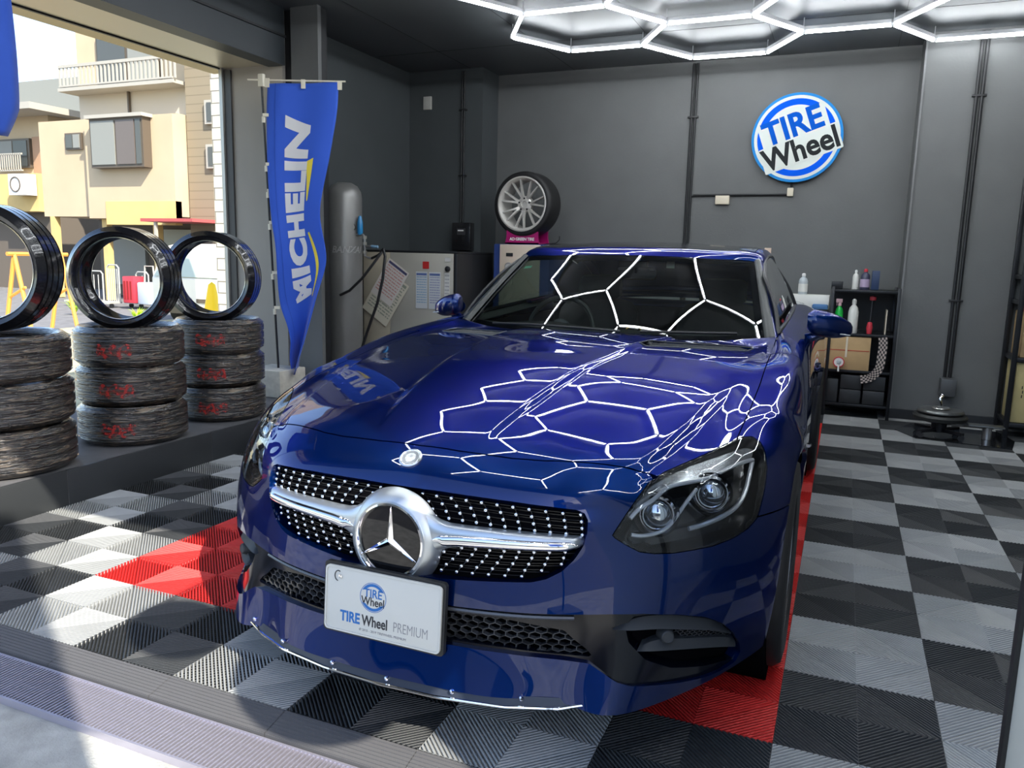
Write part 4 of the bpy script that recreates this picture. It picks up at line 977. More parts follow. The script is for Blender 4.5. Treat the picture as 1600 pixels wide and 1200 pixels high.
wh = make_wheel(); wh.location = (.785, YF, .3135)
w2 = copy_tree(wh, car); w2.location = (.790, YR, .3135)
for y_ in (YF, YR): w3 = copy_tree(wh, car); w3.location = (-.785, y_, .3135); w3.rotation_euler = (0, 0, math.pi)
# wheel-house liners and underbody
for s_ in (1, -1):
    for yc in (YF, YR):
        b = MB(); b.lathe([(.352, -.34), (.352, .0)], T(s_*.862, yc, .312) @ RY(math.pi/2*s_), 40, a0=math.radians(0), a1=math.radians(180)) if False else b.lathe([(.352, 0), (.352, .34), (.02, .345)], frame((s_*.862, yc, .312), (-s_, 0, 0), (0, 1, 0)), 48)
        lo_ = b.build('wheel_liner', m_dark, car); 
b = MB(); b.box(-.55, -.60, .17, .55, 3.1, .30); b.build('underbody', m_dark, car, bevel=.02)
# ================= things in the shop =================
m_cream = mat('cream_plastic', (.62, .56, .44), .5)
m_white2 = mat('white_plastic', (.75, .75, .73), .4)
m_blue_sign = mat('sign_blue', (.003, .10, .72), .8, spec=.1)
m_lblue = mat('sign_light_blue', (.03, .24, .60), .8, spec=.1)
m_sign_w = mat('sign_white', (.66, .70, .66), .8, spec=.1)
m_ink_s = mat('sign_ink', (.025, .028, .03), .8, spec=.1)
# round sign on the back wall
sg = empty('wall_sign', (-.407, 4.88, 2.24), 0, 'round blue and white illuminated TIRE Wheel sign on the grey back wall', 'sign')
M0 = frame((0, 0, 0), (0, -1, 0), (1, 0, 0)) @ RZ(math.radians(20)); R_ = .362
MB().prism(circ(R_-.02, 72), .0, .035, M0).build('sign_case', mat('sign_case_white', (.7, .7, .7), .5), sg, smooth=False)
MB().prism(circ(R_, 72), .030, .062, M0).build('sign_rim', m_lblue, sg, smooth=False)
MB().prism(circ(R_-.022, 72), .060, .0635, M0).build('sign_face', m_sign_w, sg, smooth=False)
MB().ring(circ(R_-.048, 72), circ(R_-.098, 72), .0630, .0645, M0).build('sign_band', m_blue_sign, sg, smooth=False)
b = MB()                                             # white lettering outlines crossing the band
b.prism(rrect(.545, .205, .01, cx=.0, cy=.095), .0640, .0652, M0); b.prism(rrect(.635, .215, .01, cx=.004, cy=-.100), .0641, .0653, M0)
b.build('letter_ground', m_sign_w, sg, smooth=False)
text_obj('sign_text', 'TIRE', .262, M0 @ T(-.003, .096, .0662), mat('sign_letter_blue', (.003, .09, .50), .8, spec=.1), sg, bold=.0085, sx=.92, spacing=1.02)
text_obj('sign_text', 'Wheel', .252, M0 @ T(.004, -.108, .0662), m_ink_s, sg, bold=.0070, sx=.90)
# conduits
def conduit(name, pts, r, gap, label, brackets=(), normal=(0, -1, 0)):
    root = empty(name, pts[0], 0, label, 'conduit', 'black cable conduits on the walls'); o0 = Vector(pts[0])
    for k in (-1, 1):
        off = Vector((k*gap, 0, 0)); MB().tube([Vector(p)-o0+off for p in pts], r, 8).build('pipe', m_blk, root)
    for z in brackets: MB().box(-gap-.03, -.012, z-pts[0][2]-.008, gap+.03, .012, z-pts[0][2]+.008).build('clip', m_blk, root, bevel=.002)
    return root
conduit('wall_conduit', [(-1.283, 4.862, 2.90), (-1.283, 4.862, .10)], .011, .016, 'pair of black conduits rising up the middle of the back wall', (2.45,))
conduit('wall_conduit', [(.860, 4.512, 2.90), (.860, 4.512, .36)], .012, .018, 'pair of black conduits on the right pillar down to the floor reel', (2.45, .95))
conduit('wall_conduit', [(-3.362, 4.512, 2.90), (-3.362, 4.512, 1.50)], .009, .011, 'pair of black conduits above the black switch box on the left pillar', (2.55, 1.95))
t_ = empty('sign_cable_pipe', (-.42, 4.865, 1.78), 0, 'thin dark pipe running left from the round sign then down', 'conduit')
MB().tube([(0, 0, .12), (0, 0, .02), (-.02, 0, 0), (-.82, 0, 0), (-.845, 0, -.02), (-.848, 0, -.42)], .010, 8).build('pipe', m_blk, t_)
MB().box(-.03, -.02, -.015, .02, .012, .055).build('elbow', m_cream, t_, bevel=.004)
o = MB().box(-1.045, 4.845, 1.70, -.925, 4.88, 1.775).build('wall_switch', m_cream, bevel=.004); tag(o, 'cream switch plate under the thin pipe on the back wall', 'switch')
o = MB().box(-3.79, 4.51, 2.57, -3.705, 4.53, 2.69).build('wall_outlet_cover', mat('outlet_grey', (.45, .45, .42), .5), bevel=.003); tag(o, 'small pale outlet cover high on the left back pillar', 'outlet')
eb = empty('breaker_box', (-3.33, 4.53, 1.38), 0, 'black wall-mounted switch box with small window on the left pillar', 'switch box')
MB().box(-.095, -.10, -.13, .095, 0, .13).build('case', mat('box_black', (.012, .012, .014), .25, coat=.4), eb, bevel=.006)
MB().box(-.04, -.104, .015, .045, -.099, .075).build('window', mat('smoked', (.05, .05, .055), .15), eb); MB().box(-.03, -.106, .05, .03, -.103, .062).build('window_label', m_white2, eb)
# pressure tank
tk = empty('air_tank', (-3.80, 3.22, 0), 0, 'tall grey cylindrical air tank standing in the left back corner', 'tank')
m_tank = noise_var(mat('tank_grey', (.22, .22, .215), .34, .3), 3, .06)
prof = [(.0, 1.775), (.06, 1.770), (.105, 1.745), (.135, 1.700), (.143, 1.65), (.143, .22), (.135, .17), (.10, .13), (0, .12)]
MB().lathe(prof[::-1], None, 48).build('tank_body', m_tank, tk)
for k in range(3): a = 2*math.pi*k/3+.4; MB().box(-.02, -.006, 0, .02, .006, .26, T(.125*math.cos(a), .125*math.sin(a), 0) @ RZ(a)).build('leg', m_tank, tk, bevel=.002)
V, F = text_mesh('BANZAI', .075, .002, .0004, .25)   # lettering wrapped round the tank
V = [(-.025+x, y, z) for x, y, z in V]; V2 = []
a_c = math.atan2(-2.33589-3.22, .07196+3.80)
for x, y, z in V: a = a_c+.30+x/.143; V2.append((.1445*math.cos(a), .1445*math.sin(a), 1.225+y))
MB().add(V2, F).build('tank_lettering', mat('letter_pale', (.55, .55, .55), .5), tk, smooth=False)
# filter regulator and pipes beside the tank
rg_ = empty('air_regulator', (-3.62, 3.22, 1.30), 0, 'air filter regulator with blue cup and white gauge mounted beside the grey tank', 'regulator')
MB().lathe([(.018, .0), (.024, .02), (.024, .10), (.012, .15), (0, .155)], T(-.01, -.03, .05), 20).build('filter_cup', mat('cup_blue', (.02, .22, .50), .3, coat=.5), rg_)
MB().lathe([(.030, -.02), (.034, 0), (.030, .008), (0, .006)], frame((-.075, -.06, .11), (.35, -.9, 0)), 24).build('gauge', mat('gauge_white', (.6, .6, .58), .3), rg_)
MB().lathe([(.034, -.024), (.036, .004), (.031, .010)], frame((-.075, -.06, .11), (.35, -.9, 0)), 24, cap=False).build('gauge_rim', m_blk, rg_)
b = MB(); b.tube([(-.14, -.01, .05), (-.04, -.03, .05), (.02, -.03, .05), (.035, -.03, .03), (.035, -.03, -.12), (.07, -.03, -.135), (.10, -.02, -.14)], .010, 8); b.tube([(.035, -.03, -.04), (.10, -.03, -.042)], .009, 8)
b.build('fitting_pipe', mat('steel_fitting', (.42, .42, .42), .3, .8), rg_)
for z in (.03, -.02, -.09): MB().lathe([(.017, -.012), (.017, .012)], T(.035, -.03, z), 8).build('pipe_nut', mat('brass_nut', (.5, .48, .42), .3, .8), rg_)
MB().cyl((.10, -.03, -.042), (.16, -.03, -.045), .012, n=8).build('valve', mat('valve_blue', (.2, .35, .5), .4), rg_)
o = MB().tube([(-3.53, 3.20, 1.16), (-3.45, 3.18, 1.19), (-3.40, 3.15, 1.21), (-3.42, 3.10, 1.15), (-3.52, 3.05, 1.0), (-3.62, 3.02, .90), (-3.70, 3.0, .86)], .011, 8).build('air_hose', m_blk); tag(o, 'short black air hose curving from the regulator back to the tank', 'hose')
o = MB().tube([(-3.47, 3.24, 1.22), (-3.44, 3.24, 1.24), (-3.41, 3.22, 1.18), (-3.42, 3.20, 1.0), (-3.46, 3.18, .80), (-3.55, 3.16, .55), (-3.60, 3.15, .40), (-3.60, 3.15, .02)], .012, 8).build('air_hose', m_blk); tag(o, 'long black air hose hanging down in front of the papered beige cabinet', 'hose')
# compressor cabinet
cb = empty('compressor_cabinet', (-3.48, 3.70, 0), 0, 'beige grey metal compressor cabinet with papers and a red sticker', 'cabinet')
m_cab = noise_var(mat('cabinet_beige', (.40, .385, .335), .45), 2, .05)
MB().box(-.46, 0, .0, -.18, .74, 1.215).build('side_door', mat('cabinet_warm', (.42, .375, .29), .45), cb, bevel=.004); MB().box(-.178, -.003, .0, .45, .74, 1.215).build('front_panel', m_cab, cb, bevel=.006)
MB().box(.452, .0, .0, .485, .74, 1.215).build('corner_frame', m_blk, cb, bevel=.004); MB().box(-.46, .0, 1.216, .485, .74, 1.235).build('top_cover', m_blk, cb, bevel=.003)
MB().prism(rrect(.062, .062, .004, cx=.185, cy=1.112), -.003, -.001, frame((0, -.004, 0), (0, 1, 0), (1, 0, 0)) @ Matrix.Diagonal((1, -1, 1, 1))).build('red_sticker', mat('sticker_red', (.55, .03, .03), .4), cb, smooth=False)
b = MB(); b.box(.160, -.0065, 1.104, .210, -.0058, 1.118); b.build('sticker_bar', m_white2, cb, smooth=False)
def paper(par, name, x, z, w_, h, rot=0, y=-.006, tint=(.62, .62, .58), lines=(.25, .40, .60), head=(.1, .1, .25), n=9, seed=1, label=None):
    M = frame((x, y, z), (0, -1, 0), (1, 0, 0)) @ RZ(math.radians(rot)); m1 = mat('paper_%d' % seed, tint, .7); ml = mat('print_%d' % seed, lines, .7); mh = mat('head_%d' % seed, head, .6)
    b = MB(); b.box(-w_/2, -h/2, 0, w_/2, h/2, .0012, M); b.m(1); rr = random.Random(seed)
    for k in range(n):
        yy = h/2-.09*h-(k+1)*(h*.82)/(n+1); x0 = -w_*.42; 
        while x0 < w_*.40:
            L = rr.uniform(.05, .22)*w_; x1 = min(x0+L, w_*.43); b.box(x0, yy, .0012, x1, yy+h*.028, .0018, M); x0 = x1+.03*w_
    b.m(2); b.box(-w_*.44, h*.40, .0012, w_*.44, h*.46, .0019, M)
    return b.build(name, [m1, ml, mh], par, smooth=False)
paper(cb, 'notice_sheet', .145, .895, .115, .32, 0, -.008, (.55, .58, .60), (.22, .36, .50), (.10, .15, .35), 11, 2)
paper(cb, 'notice_sheet', .275, .895, .115, .32, 0, -.008, (.55, .58, .60), (.28, .30, .45), (.10, .15, .35), 11, 3)
paper(cb, 'control_labels', .395, .90, .050, .30, 0, -.008, (.62, .62, .60), (.30, .30, .32), (.4, .4, .4), 7, 4)
MB().lathe([(.024, 0), (.024, .014), (.012, .02), (0, .02)], frame((.400, -.004, 1.085), (0, -1, 0)), 20).build('knob', m_blk, cb)
paper(cb, 'switch_label', .400, 1.165, .055, .035, 0, -.008, (.62, .62, .60), (.2, .2, .2), (.2, .2, .2), 2, 5)
MB().lathe([(.012, 0), (.010, .01), (0, .012)], frame((-.19+.0, -.004, 1.135), (0, -1, 0)), 12).build('magnet', mat('magnet_brown', (.12, .07, .03), .5), cb)
o = paper(None, 'price_chart', -3.700+.0, .82, .30, .44, -33, 3.685, (.62, .58, .47), (.30, .32, .26), (.25, .28, .22), 12, 6); tag(o, 'pale printed chart hanging tilted at the bottom on the beige cabinet', 'poster')
o = paper(None, 'price_chart', -3.650+.0, .95, .24, .36, -33, 3.680, (.66, .62, .58), (.55, .28, .26), (.06, .06, .14), 10, 7); tag(o, 'printed chart with black heading and red lines, tilted on the beige cabinet', 'poster')
# nitrogen machine with the display wheel on top
nm = empty('nitrogen_machine', (-2.62, 4.20, 0), 0, 'cream fronted tyre inflation machine with blue sides below the display wheel', 'machine')
m_nb = mat('machine_blue', (.03, .06, .22), .4)
MB().box(-.27, .02, 0, .27, .52, 1.315).build('case', m_nb, nm, bevel=.012)
MB().box(-.20, -.002, .72, .185, .022, 1.31).build('front_face', mat('machine_cream', (.62, .52, .42), .45), nm, bevel=.004)
MB().box(-.20, -.004, .60, .20, .022, .718).build('green_face', mat('machine_pale_green', (.36, .45, .30), .45), nm, bevel=.003)
MB().box(-.20, -.004, .10, .20, .022, .598).build('lower_face', mat('machine_navy', (.012, .03, .07), .4), nm, bevel=.003)
text_obj('front_lettering', 'CE', .16, frame((.10, -.006, .50), (0, -1, 0), (1, 0, 0)), mat('letter_pale', (.55, .55, .55), .5), nm, bold=.004)
MB().box(-.135, -.006, 1.205, -.07, .0, 1.235).build('display', m_blk, nm)
MB().lathe([(.036, 0), (.036, .010), (.030, .012)], frame((-.108, -.003, 1.115), (0, -1, 0)), 28, cap=False).build('gauge_rim', mat('steel_fitting', (.42, .42, .42), .3, .8), nm)
MB().prism(circ(.034, 28), 0, .004, frame((-.108, -.003, 1.115), (0, -1, 0), (1, 0, 0))).build('gauge', mat('gauge_white', (.6, .6, .58), .3), nm, smooth=False)
star(frame((.07, -.004, 1.205), (0, -1, 0), (1, 0, 0)), .035, .010, .003, 'red_mark', nm, mat('mark_red', (.65, .08, .08), .5))
MB().tube([(.16, .10, 1.315), (.30, .10, 1.33), (.33, .10, 1.36), (.33, .10, 1.39)], .005, 6).build('antenna', m_blk, nm)
# display stand
ds = empty('wheel_stand', (-2.62, 4.28, 1.316), 0, 'magenta display stand with white lettering under the silver wheel', 'display stand')
m_mag = mat('stand_magenta', (.36, .006, .13), .4)
prof = [(-.165, 0), (.165, 0), (.150, .06), (.150, .135), (.125, .110), (.06, .080), (0, .072), (-.06, .080), (-.125, .110), (-.150, .150), (-.150, .06)]
MB().prism(prof, -.02, .0, frame((0, -.05, 0), (0, -1, 0), (1, 0, 0))).build('front_plate', m_mag, ds, smooth=False)
MB().prism(prof, -.02, .0, frame((0, .20, 0), (0, -1, 0), (1, 0, 0))).build('back_plate', m_mag, ds, smooth=False); MB().box(-.165, -.05, 0, .165, .22, .012).build('base_plate', m_mag, ds)
text_obj('stand_lettering', 'AD GREEN TIRE', .036, frame((0, -.0515, .042), (0, -1, 0), (1, 0, 0)), m_white2, ds, bold=.0014, spacing=.92)
# the display wheel
dw = empty('display_wheel', (-2.615, 4.33, 1.665), math.radians(-5), 'silver mesh-spoke wheel with low black tire on the magenta stand', 'wheel')
MW = frame((0, 0, 0), (0, -1, 0), (1, 0, 0)); RO = .285
MB().lathe([(.232, .112), (.262, .118), (.279, .105), (RO, .075), (RO, -.075), (.279, -.105), (.262, -.118), (.232, -.112), (.228, 0)], MW, 72, close=True).build('tire', m_rub, dw, sharp=50)
m_sil = mat('wheel_silver', (.66, .64, .60), .35, .35)
MB().lathe([(.240, .108), (.240, .118), (.228, .120), (.222, .108), (.212, .095), (.205, .07), (.212, -.10), (.222, -.108), (.228, -.10), (.215, .06)], MW, 72, close=True).build('rim', m_sil, dw, sharp=45)
b = MB()
for k in range(7):
    a0 = 2*math.pi*k/7+.10
    for dd in (-.20, .20):
        pts = [(.045, .060), (.085, .075), (.14, .090), (.218, .100)]; an = [a0+dd*.35, a0+dd*.55, a0+dd*.85, a0+dd]
        P3 = [(r*math.cos(a), r*math.sin(a), z) for (r, z), a in zip(pts, an)]; w2_ = [.015, .012, .0095, .0085]; V = []
        for (x, y, z), ww in zip(P3, w2_):
            rr_ = math.hypot(x, y); tx, ty = -y/rr_, x/rr_; V += [(x+tx*ww, y+ty*ww, z-.022), (x+tx*ww*.7, y+ty*ww*.7, z), (x-tx*ww*.7, y-ty*ww*.7, z), (x-tx*ww, y-ty*ww, z-.022)]
        F = [(i*4+j, i*4+(j+1) % 4, i*4+4+(j+1) % 4, i*4+4+j) for i in range(3) for j in range(4)]; b.add(V, F, MW)
b.build('spokes', m_sil, dw, smooth=False)
MB().lathe([(.075, .02), (.070, .055), (.050, .066), (.030, .068), (.028, .058), (0, .058)], MW, 40).build('hub', m_sil, dw)
for k in range(5): a = 2*math.pi*k/5+.3; MB().lathe([(.0085, .055), (.0085, .0695), (0, .0695)], MW @ T(.052*math.cos(a), .052*math.sin(a), 0), 12).build('bolt_hole', m_blk, dw)
# ---------------- nobori banner ----------------
D2 = Vector((.9, .436, 0)).normalized(); O2 = Vector((-3.72, 2.2, 0)); N2 = Vector((D2.y, -D2.x, 0))
m_ban = mat('banner_blue', (.022, .095, .56), .75, sheen=.2); m_ban_w = mat('banner_white', (.66, .66, .68), .75); m_ban_y = mat('banner_yellow', (.78, .62, .06), .75)
ban = empty('nobori_banner', (O2.x, O2.y, .36), 0, 'tall blue MICHELIN banner with white lettering hung from a slim pole by the column', 'banner')
LT = [(0.006, 2.339), (-0.004, 2.131), (-0.007, 1.829), (0.001, 1.611), (0.018, 1.413), (0.041, 1.257), (0.050, 1.077), (0.060, 0.848), (0.100, 0.711), (0.134, 0.572), (0.130, 0.45), (0.145, 0.335)]
RT = [(0.492, 2.364), (0.481, 2.189), (0.452, 2.017), (0.419, 1.842), (0.381, 1.666), (0.355, 1.488), (0.372, 1.333), (0.394, 1.175), (0.374, 1.039), (0.328, 0.88), (0.270, 0.66), (0.170, 0.325)]
tkn = np.linspace(0, 1, 12)
def ban_pt(u, v, off=0.):
    a = np.array([np.interp(v, tkn, [q[0] for q in LT]), np.interp(v, tkn, [q[1] for q in LT])]); c = np.array([np.interp(v, tkn, [q[0] for q in RT]), np.interp(v, tkn, [q[1] for q in RT])])
    a_s = np.array([BL(v), BLz(v)]); c_s = np.array([BR(v), BRz(v)]); q = a_s*(1-u)+c_s*u; wdt = np.linalg.norm(c_s-a_s); sl = math.sqrt(max(0., .25-wdt*wdt))
    dpt = (.22*sl*math.sin(2*math.pi*(u*1.0+.05+.35*v))*(v**.8)+.012*math.sin(9*u+5*v))*1.0+off
    P_ = O2+D2*q[0]+N2*dpt; return (P_.x-O2.x, P_.y-O2.y, q[1]-.36)
def _mk(L, k): arr = np.array([q[k] for q in L]); return lambda v: float(nspl(tkn, arr, np.array([v]))[0])
BL, BLz, BR, BRz = _mk(LT, 0), _mk(LT, 1), _mk(RT, 0), _mk(RT, 1)
V = []; F = []; nu_, nv_ = 26, 90
for j in range(nv_+1):
    for i in range(nu_+1): V.append(ban_pt(i/nu_, j/nv_))
for j in range(nv_):
    for i in range(nu_): a = j*(nu_+1)+i; F.append((a, a+nu_+1, a+nu_+2, a+1))
clo = raw('cloth', V, F, m_ban, ban, sharp=80); sm_ = clo.modifiers.new('s', 'SOLIDIFY'); sm_.thickness = .0015
# seam stitched along the left edge
V = []; F = []
for j in range(nv_+1):
    for i in range(2): V.append(ban_pt(.115+.008*i, j/nv_, .003))
for j in range(nv_): a = 2*j; F.append((a, a+2, a+3, a+1))
raw('seam', V, F, mat('banner_seam', (.015, .07, .42), .8), clo)
def subdiv_tri(V, F, maxlen):
    bm = bmesh.new(); vs = [bm.verts.new(v) for v in V]
    for f in F:
        try: bm.faces.new([vs[i] for i in f])
        except ValueError: pass
    bmesh.ops.triangulate(bm, faces=bm.faces)
    for _ in range(4):
        es = [e for e in bm.edges if e.calc_length() > maxlen]
        if not es: break
        bmesh.ops.subdivide_edges(bm, edges=es, cuts=1); bmesh.ops.triangulate(bm, faces=bm.faces)
    bm.verts.index_update(); Vn = [tuple(v.co) for v in bm.verts]; Fn = [tuple(v.index for v in f.verts) for f in bm.faces]; bm.free(); return Vn, Fn
Vt, Ft = text_mesh('MICHELIN', 1., .060, 0, .35, spacing=1.10)
xs0 = min(v[0] for v in Vt); xs1 = max(v[0] for v in Vt); ys0 = min(v[1] for v in Vt); ys1 = max(v[1] for v in Vt)
Vt, Ft = subdiv_tri(Vt, Ft, .06)
def ban_map(s, h):      # s 0..1 along the word from M (bottom) to N (top); h 0..1 baseline -> cap
    v = .745-.650*s; uc = .62-.04*math.sin(s*3.1)-.02*s; wd = .36+.05*abs(s-.5); return ban_pt(uc-(h-.0)*wd+.05, v, .0035)
V2 = [ban_map((x-xs0)/(xs1-xs0), (y-ys0)/(ys1-ys0)) for x, y, z in Vt]
raw('banner_letters', V2, Ft, m_ban_w, clo, smooth=False)
for name_, (v0, v1, us) in dict(banner_stripe=(.235, .375, (.665, .67)), banner_swoosh=(.50, .76, (.70, .80))).items():
    V = []; F = []; n = 24
    for i in range(n+1):
        t = i/n; v = v0+(v1-v0)*t; uu = us[0]+(us[1]-us[0])*math.sin(math.pi*t); w_ = .018+.012*math.sin(math.pi*t) if name_ == 'banner_swoosh' else .045*(1-t)+.012
        V += [ban_pt(uu-w_, v, .003), ban_pt(uu+w_, v, .003)]
    for i in range(n): a = 2*i; F.append((a, a+2, a+3, a+1))
    raw(name_, V, F, m_ban_y, clo)
def bp3(a, z, d=0): q = O2+D2*a+N2*d; return (q.x-O2.x, q.y-O2.y, z-.36)
MB().cyl(bp3(.033, .36), bp3(-.036, 2.38), .0085, .0075, 10).build('pole', m_blk, ban)
MB().tube([bp3(-.13, 2.362), bp3(.2, 2.366), bp3(.54, 2.372)], .006, 8).build('cross_bar', mat('ivory_plastic', (.72, .68, .56), .5), ban)
m_iv = mat('ivory_plastic', (.72, .68, .56), .5)
MB().cbox((0, 0, 0), (.045, .03, .085), T(*bp3(-.034, 2.36))).build('pole_cap', m_iv, ban, bevel=.006)
for z in (2.13, 1.80, 1.62, 1.40, 1.05, .80):
    a = .033-.069*(z-.36)/2.02; MB().cbox((0, 0, 0), (.040, .004, .022), T(*bp3(a+.018, z, .012)) @ RZ(math.atan2(D2.y, D2.x))).build('loop', m_iv, ban)
    MB().lathe([(.0125, -.02), (.0125, .02)], T(*bp3(a, z-.03)), 12).build('clip', m_iv, ban)
for a in (.005, .25, .50): MB().cbox((0, 0, 0), (.030, .008, .06), T(*bp3(a, 2.345, .004)) @ RZ(math.atan2(D2.y, D2.x))).build('top_tab', m_iv, ban)
o = MB().box(-3.87, 2.07, .166, -3.56, 2.36, .36).build('concrete_block', noise_var(mat('pale_concrete_block', (.52, .50, .44), .85), 20, .15, .3), bevel=.008); tag(o, 'pale concrete block on the platform holding the banner pole', 'block')
# second banner hanging beside the camera, seen at the left edge
fb = empty('shop_flag', (-3.80, .42, 1.2), 0, 'blue cloth flag hanging at the top left edge of the picture', 'flag')
V = []; F = []
for j in range(31):
    v = j/30; z = 2.75-1.02*v; w1 = .44-.012*math.sin(5*v)-.16*max(0, v-.86)**1.2*4
    for i in range(13): u = i/12; V.append((0+.03*math.sin(6*u+4*v), -.62+ (.62+w1-.42)*u, z-1.2-.02*(1-u)))
for j in range(30):
    for i in range(12): a = j*13+i; F.append((a, a+13, a+14, a+1))
fc = raw('cloth', V, F, m_ban, fb, sharp=80); sm_ = fc.modifiers.new('s', 'SOLIDIFY'); sm_.thickness = .0015
MB().cyl((0, -.66, 1.58), (0, .06, 1.58), .008, n=8).build('cross_bar', m_iv, fb); MB().cyl((0, -.64, -1.03), (0, -.64, 1.62), .009, n=8).build('pole', m_blk, fb)
# ---------------- tires ----------------
def wrap_material():
    m = mat('film_wrapped_rubber', (.016, .015, .015), .24, coat=1., coat_r=.03); n, l, b = nodes(m)
    tc = n.new('ShaderNodeTexCoord'); mp = n.new('ShaderNodeMapping'); mp.inputs['Scale'].default_value = (4, 4, 40); l.new(tc.outputs['Object'], mp.inputs[0])
    nz = n.new('ShaderNodeTexNoise'); nz.inputs['Scale'].default_value = 2.6; nz.inputs['Detail'].default_value = 6; nz.inputs['Distortion'].default_value = 1.2; l.new(mp.outputs[0], nz.inputs['Vector'])
    bp_ = n.new('ShaderNodeBump'); bp_.inputs['Strength'].default_value = .9; bp_.inputs['Distance'].default_value = .010; l.new(nz.outputs['Fac'], bp_.inputs['Height']); l.new(bp_.outputs[0], b.inputs['Coat Normal']); l.new(bp_.outputs[0], b.inputs['Normal'])
    r = n.new('ShaderNodeValToRGB'); r.color_ramp.elements[0].position = .50; r.color_ramp.elements[0].color = (.010, .009, .009, 1); r.color_ramp.elements[1].position = .74; r.color_ramp.elements[1].color = (.17, .125, .085, 1)
    l.new(nz.outputs['Fac'], r.inputs[0]); l.new(r.outputs[0], b.inputs['Base Color']); return m
m_wrap = wrap_material()
m_gloss_t = noise_var(mat('glossy_new_rubber', (.010, .010, .012), .16, coat=1., coat_r=.08), 9, .2, .25, 30)
m_redp = mat('film_red_print', (.45, .03, .025), .5)
def red_print():
    n, l, b = nodes(m_redp); tc = n.new('ShaderNodeTexCoord'); nz = n.new('ShaderNodeTexNoise'); nz.inputs['Scale'].default_value = 55; nz.inputs['Detail'].default_value = 3; l.new(tc.outputs['Object'], nz.inputs['Vector'])
    r = n.new('ShaderNodeValToRGB'); r.color_ramp.elements[0].position = .42; r.color_ramp.elements[0].color = (0, 0, 0, 1); r.color_ramp.elements[1].position = .60; r.color_ramp.elements[1].color = (.75, .75, .75, 1); l.new(nz.outputs['Fac'], r.inputs[0]); l.new(r.outputs[0], b.inputs['Alpha'])
red_print()
def tire_prof(R, w, lp=.80):
    h = w/2; r0 = R*lp; P_ = [(r0, -h*.82), (r0+.012, -h*.93), ((R+r0)/2, -h), (R-.022, -h*.93), (R-.006, -h*.80)]
    g = [-.62, -.22, .22, .62]
    for k in g: P_ += [(R, (k-.05)*h*1.1), (R-.006, (k-.045)*h*1.1), (R-.006, (k+.045)*h*1.1), (R, (k+.05)*h*1.1)]
    P_ += [(R-.006, h*.80), (R-.022, h*.93), ((R+r0)/2, h), (r0+.012, h*.93), (r0, h*.82), (r0-.004, h*.70), (r0+.018, h*.45), (r0+.022, 0), (r0+.018, -h*.45), (r0-.004, -h*.70)]
    return P_
def make_tire(R, w, M, mt, name='tire_body'):
    return MB().lathe(tire_prof(R, w), M, 72, close=True)
def stack_tire(loc, R, w, label, ph):
    t = empty('wrapped_tire', loc, ph, label, 'tire', 'film-wrapped tires stacked on the platform')
    make_tire(R, w, None, m_wrap).build('tire_body', m_wrap, t, sharp=60)
    V = []; F = []; a0 = -math.pi*.42-ph
    for i in range(17):
        for z in (-.045, -.015, .015): a = a0+.62*i/16; V.append(((R+.0015)*math.cos(a), (R+.0015)*math.sin(a), z+.01*math.sin(i)))
    for i in range(16):
        for j in range(2): a = i*3+j; F.append((a, a+3, a+4, a+1))
    raw('red_print', V, F, m_redp, t); return t
ords = ['bottom', 'middle', 'top']
for nm_, (x, y, R, w, tilt) in {'left edge stack': (-3.53, .05, .310, .212, .02), 'middle stack': (-3.50, .770, .276, .208, -.01), 'stack nearest the banner': (-3.52, 1.455, .270, .206, .01)}.items():
    for k in range(3):
        t = stack_tire((x+(.008, -.006, .004)[k], y+(-.006, .008, -.004)[k], .168+w*(k+.5)), R, w-.004, 'film-wrapped black tire, %s one of the %s' % (ords[k], nm_), .25*k+x)
def standing(loc, R, w, az, label):
    t = empty('upright_tire', loc, az, label, 'tire', 'tires standing upright on the stacks')
    make_tire(R, w, RY(math.pi/2), m_gloss_t).build('tire_body', m_gloss_t, t, sharp=60)
    V = []; F = []
    for i in range(13):
        for z in (-.03, .0, .03): a = -.95+.30*i/12; q = RY(math.pi/2) @ Vector(((R+.0015)*math.sin(a)*-1, (R+.0015)*math.cos(a), z)); V.append(tuple(q))
    for i in range(12):
        for j in range(2): a = i*3+j; F.append((a, a+3, a+4, a+1))
    raw('red_print', V, F, m_redp, t); return t
azs = math.atan2(-.90, .43)
standing((-3.53, .06, .168+.636+.290), .290, .205, azs, 'upright black tire on the left edge stack, cut by the picture edge')
standing((-3.47, .735, .168+.624+.248), .268, .215, azs, 'upright black tire on top of the middle stack')
standing((-3.51, 1.41, .168+.612+.256), .275, .215, azs, 'upright black tire on the stack nearest the banner')
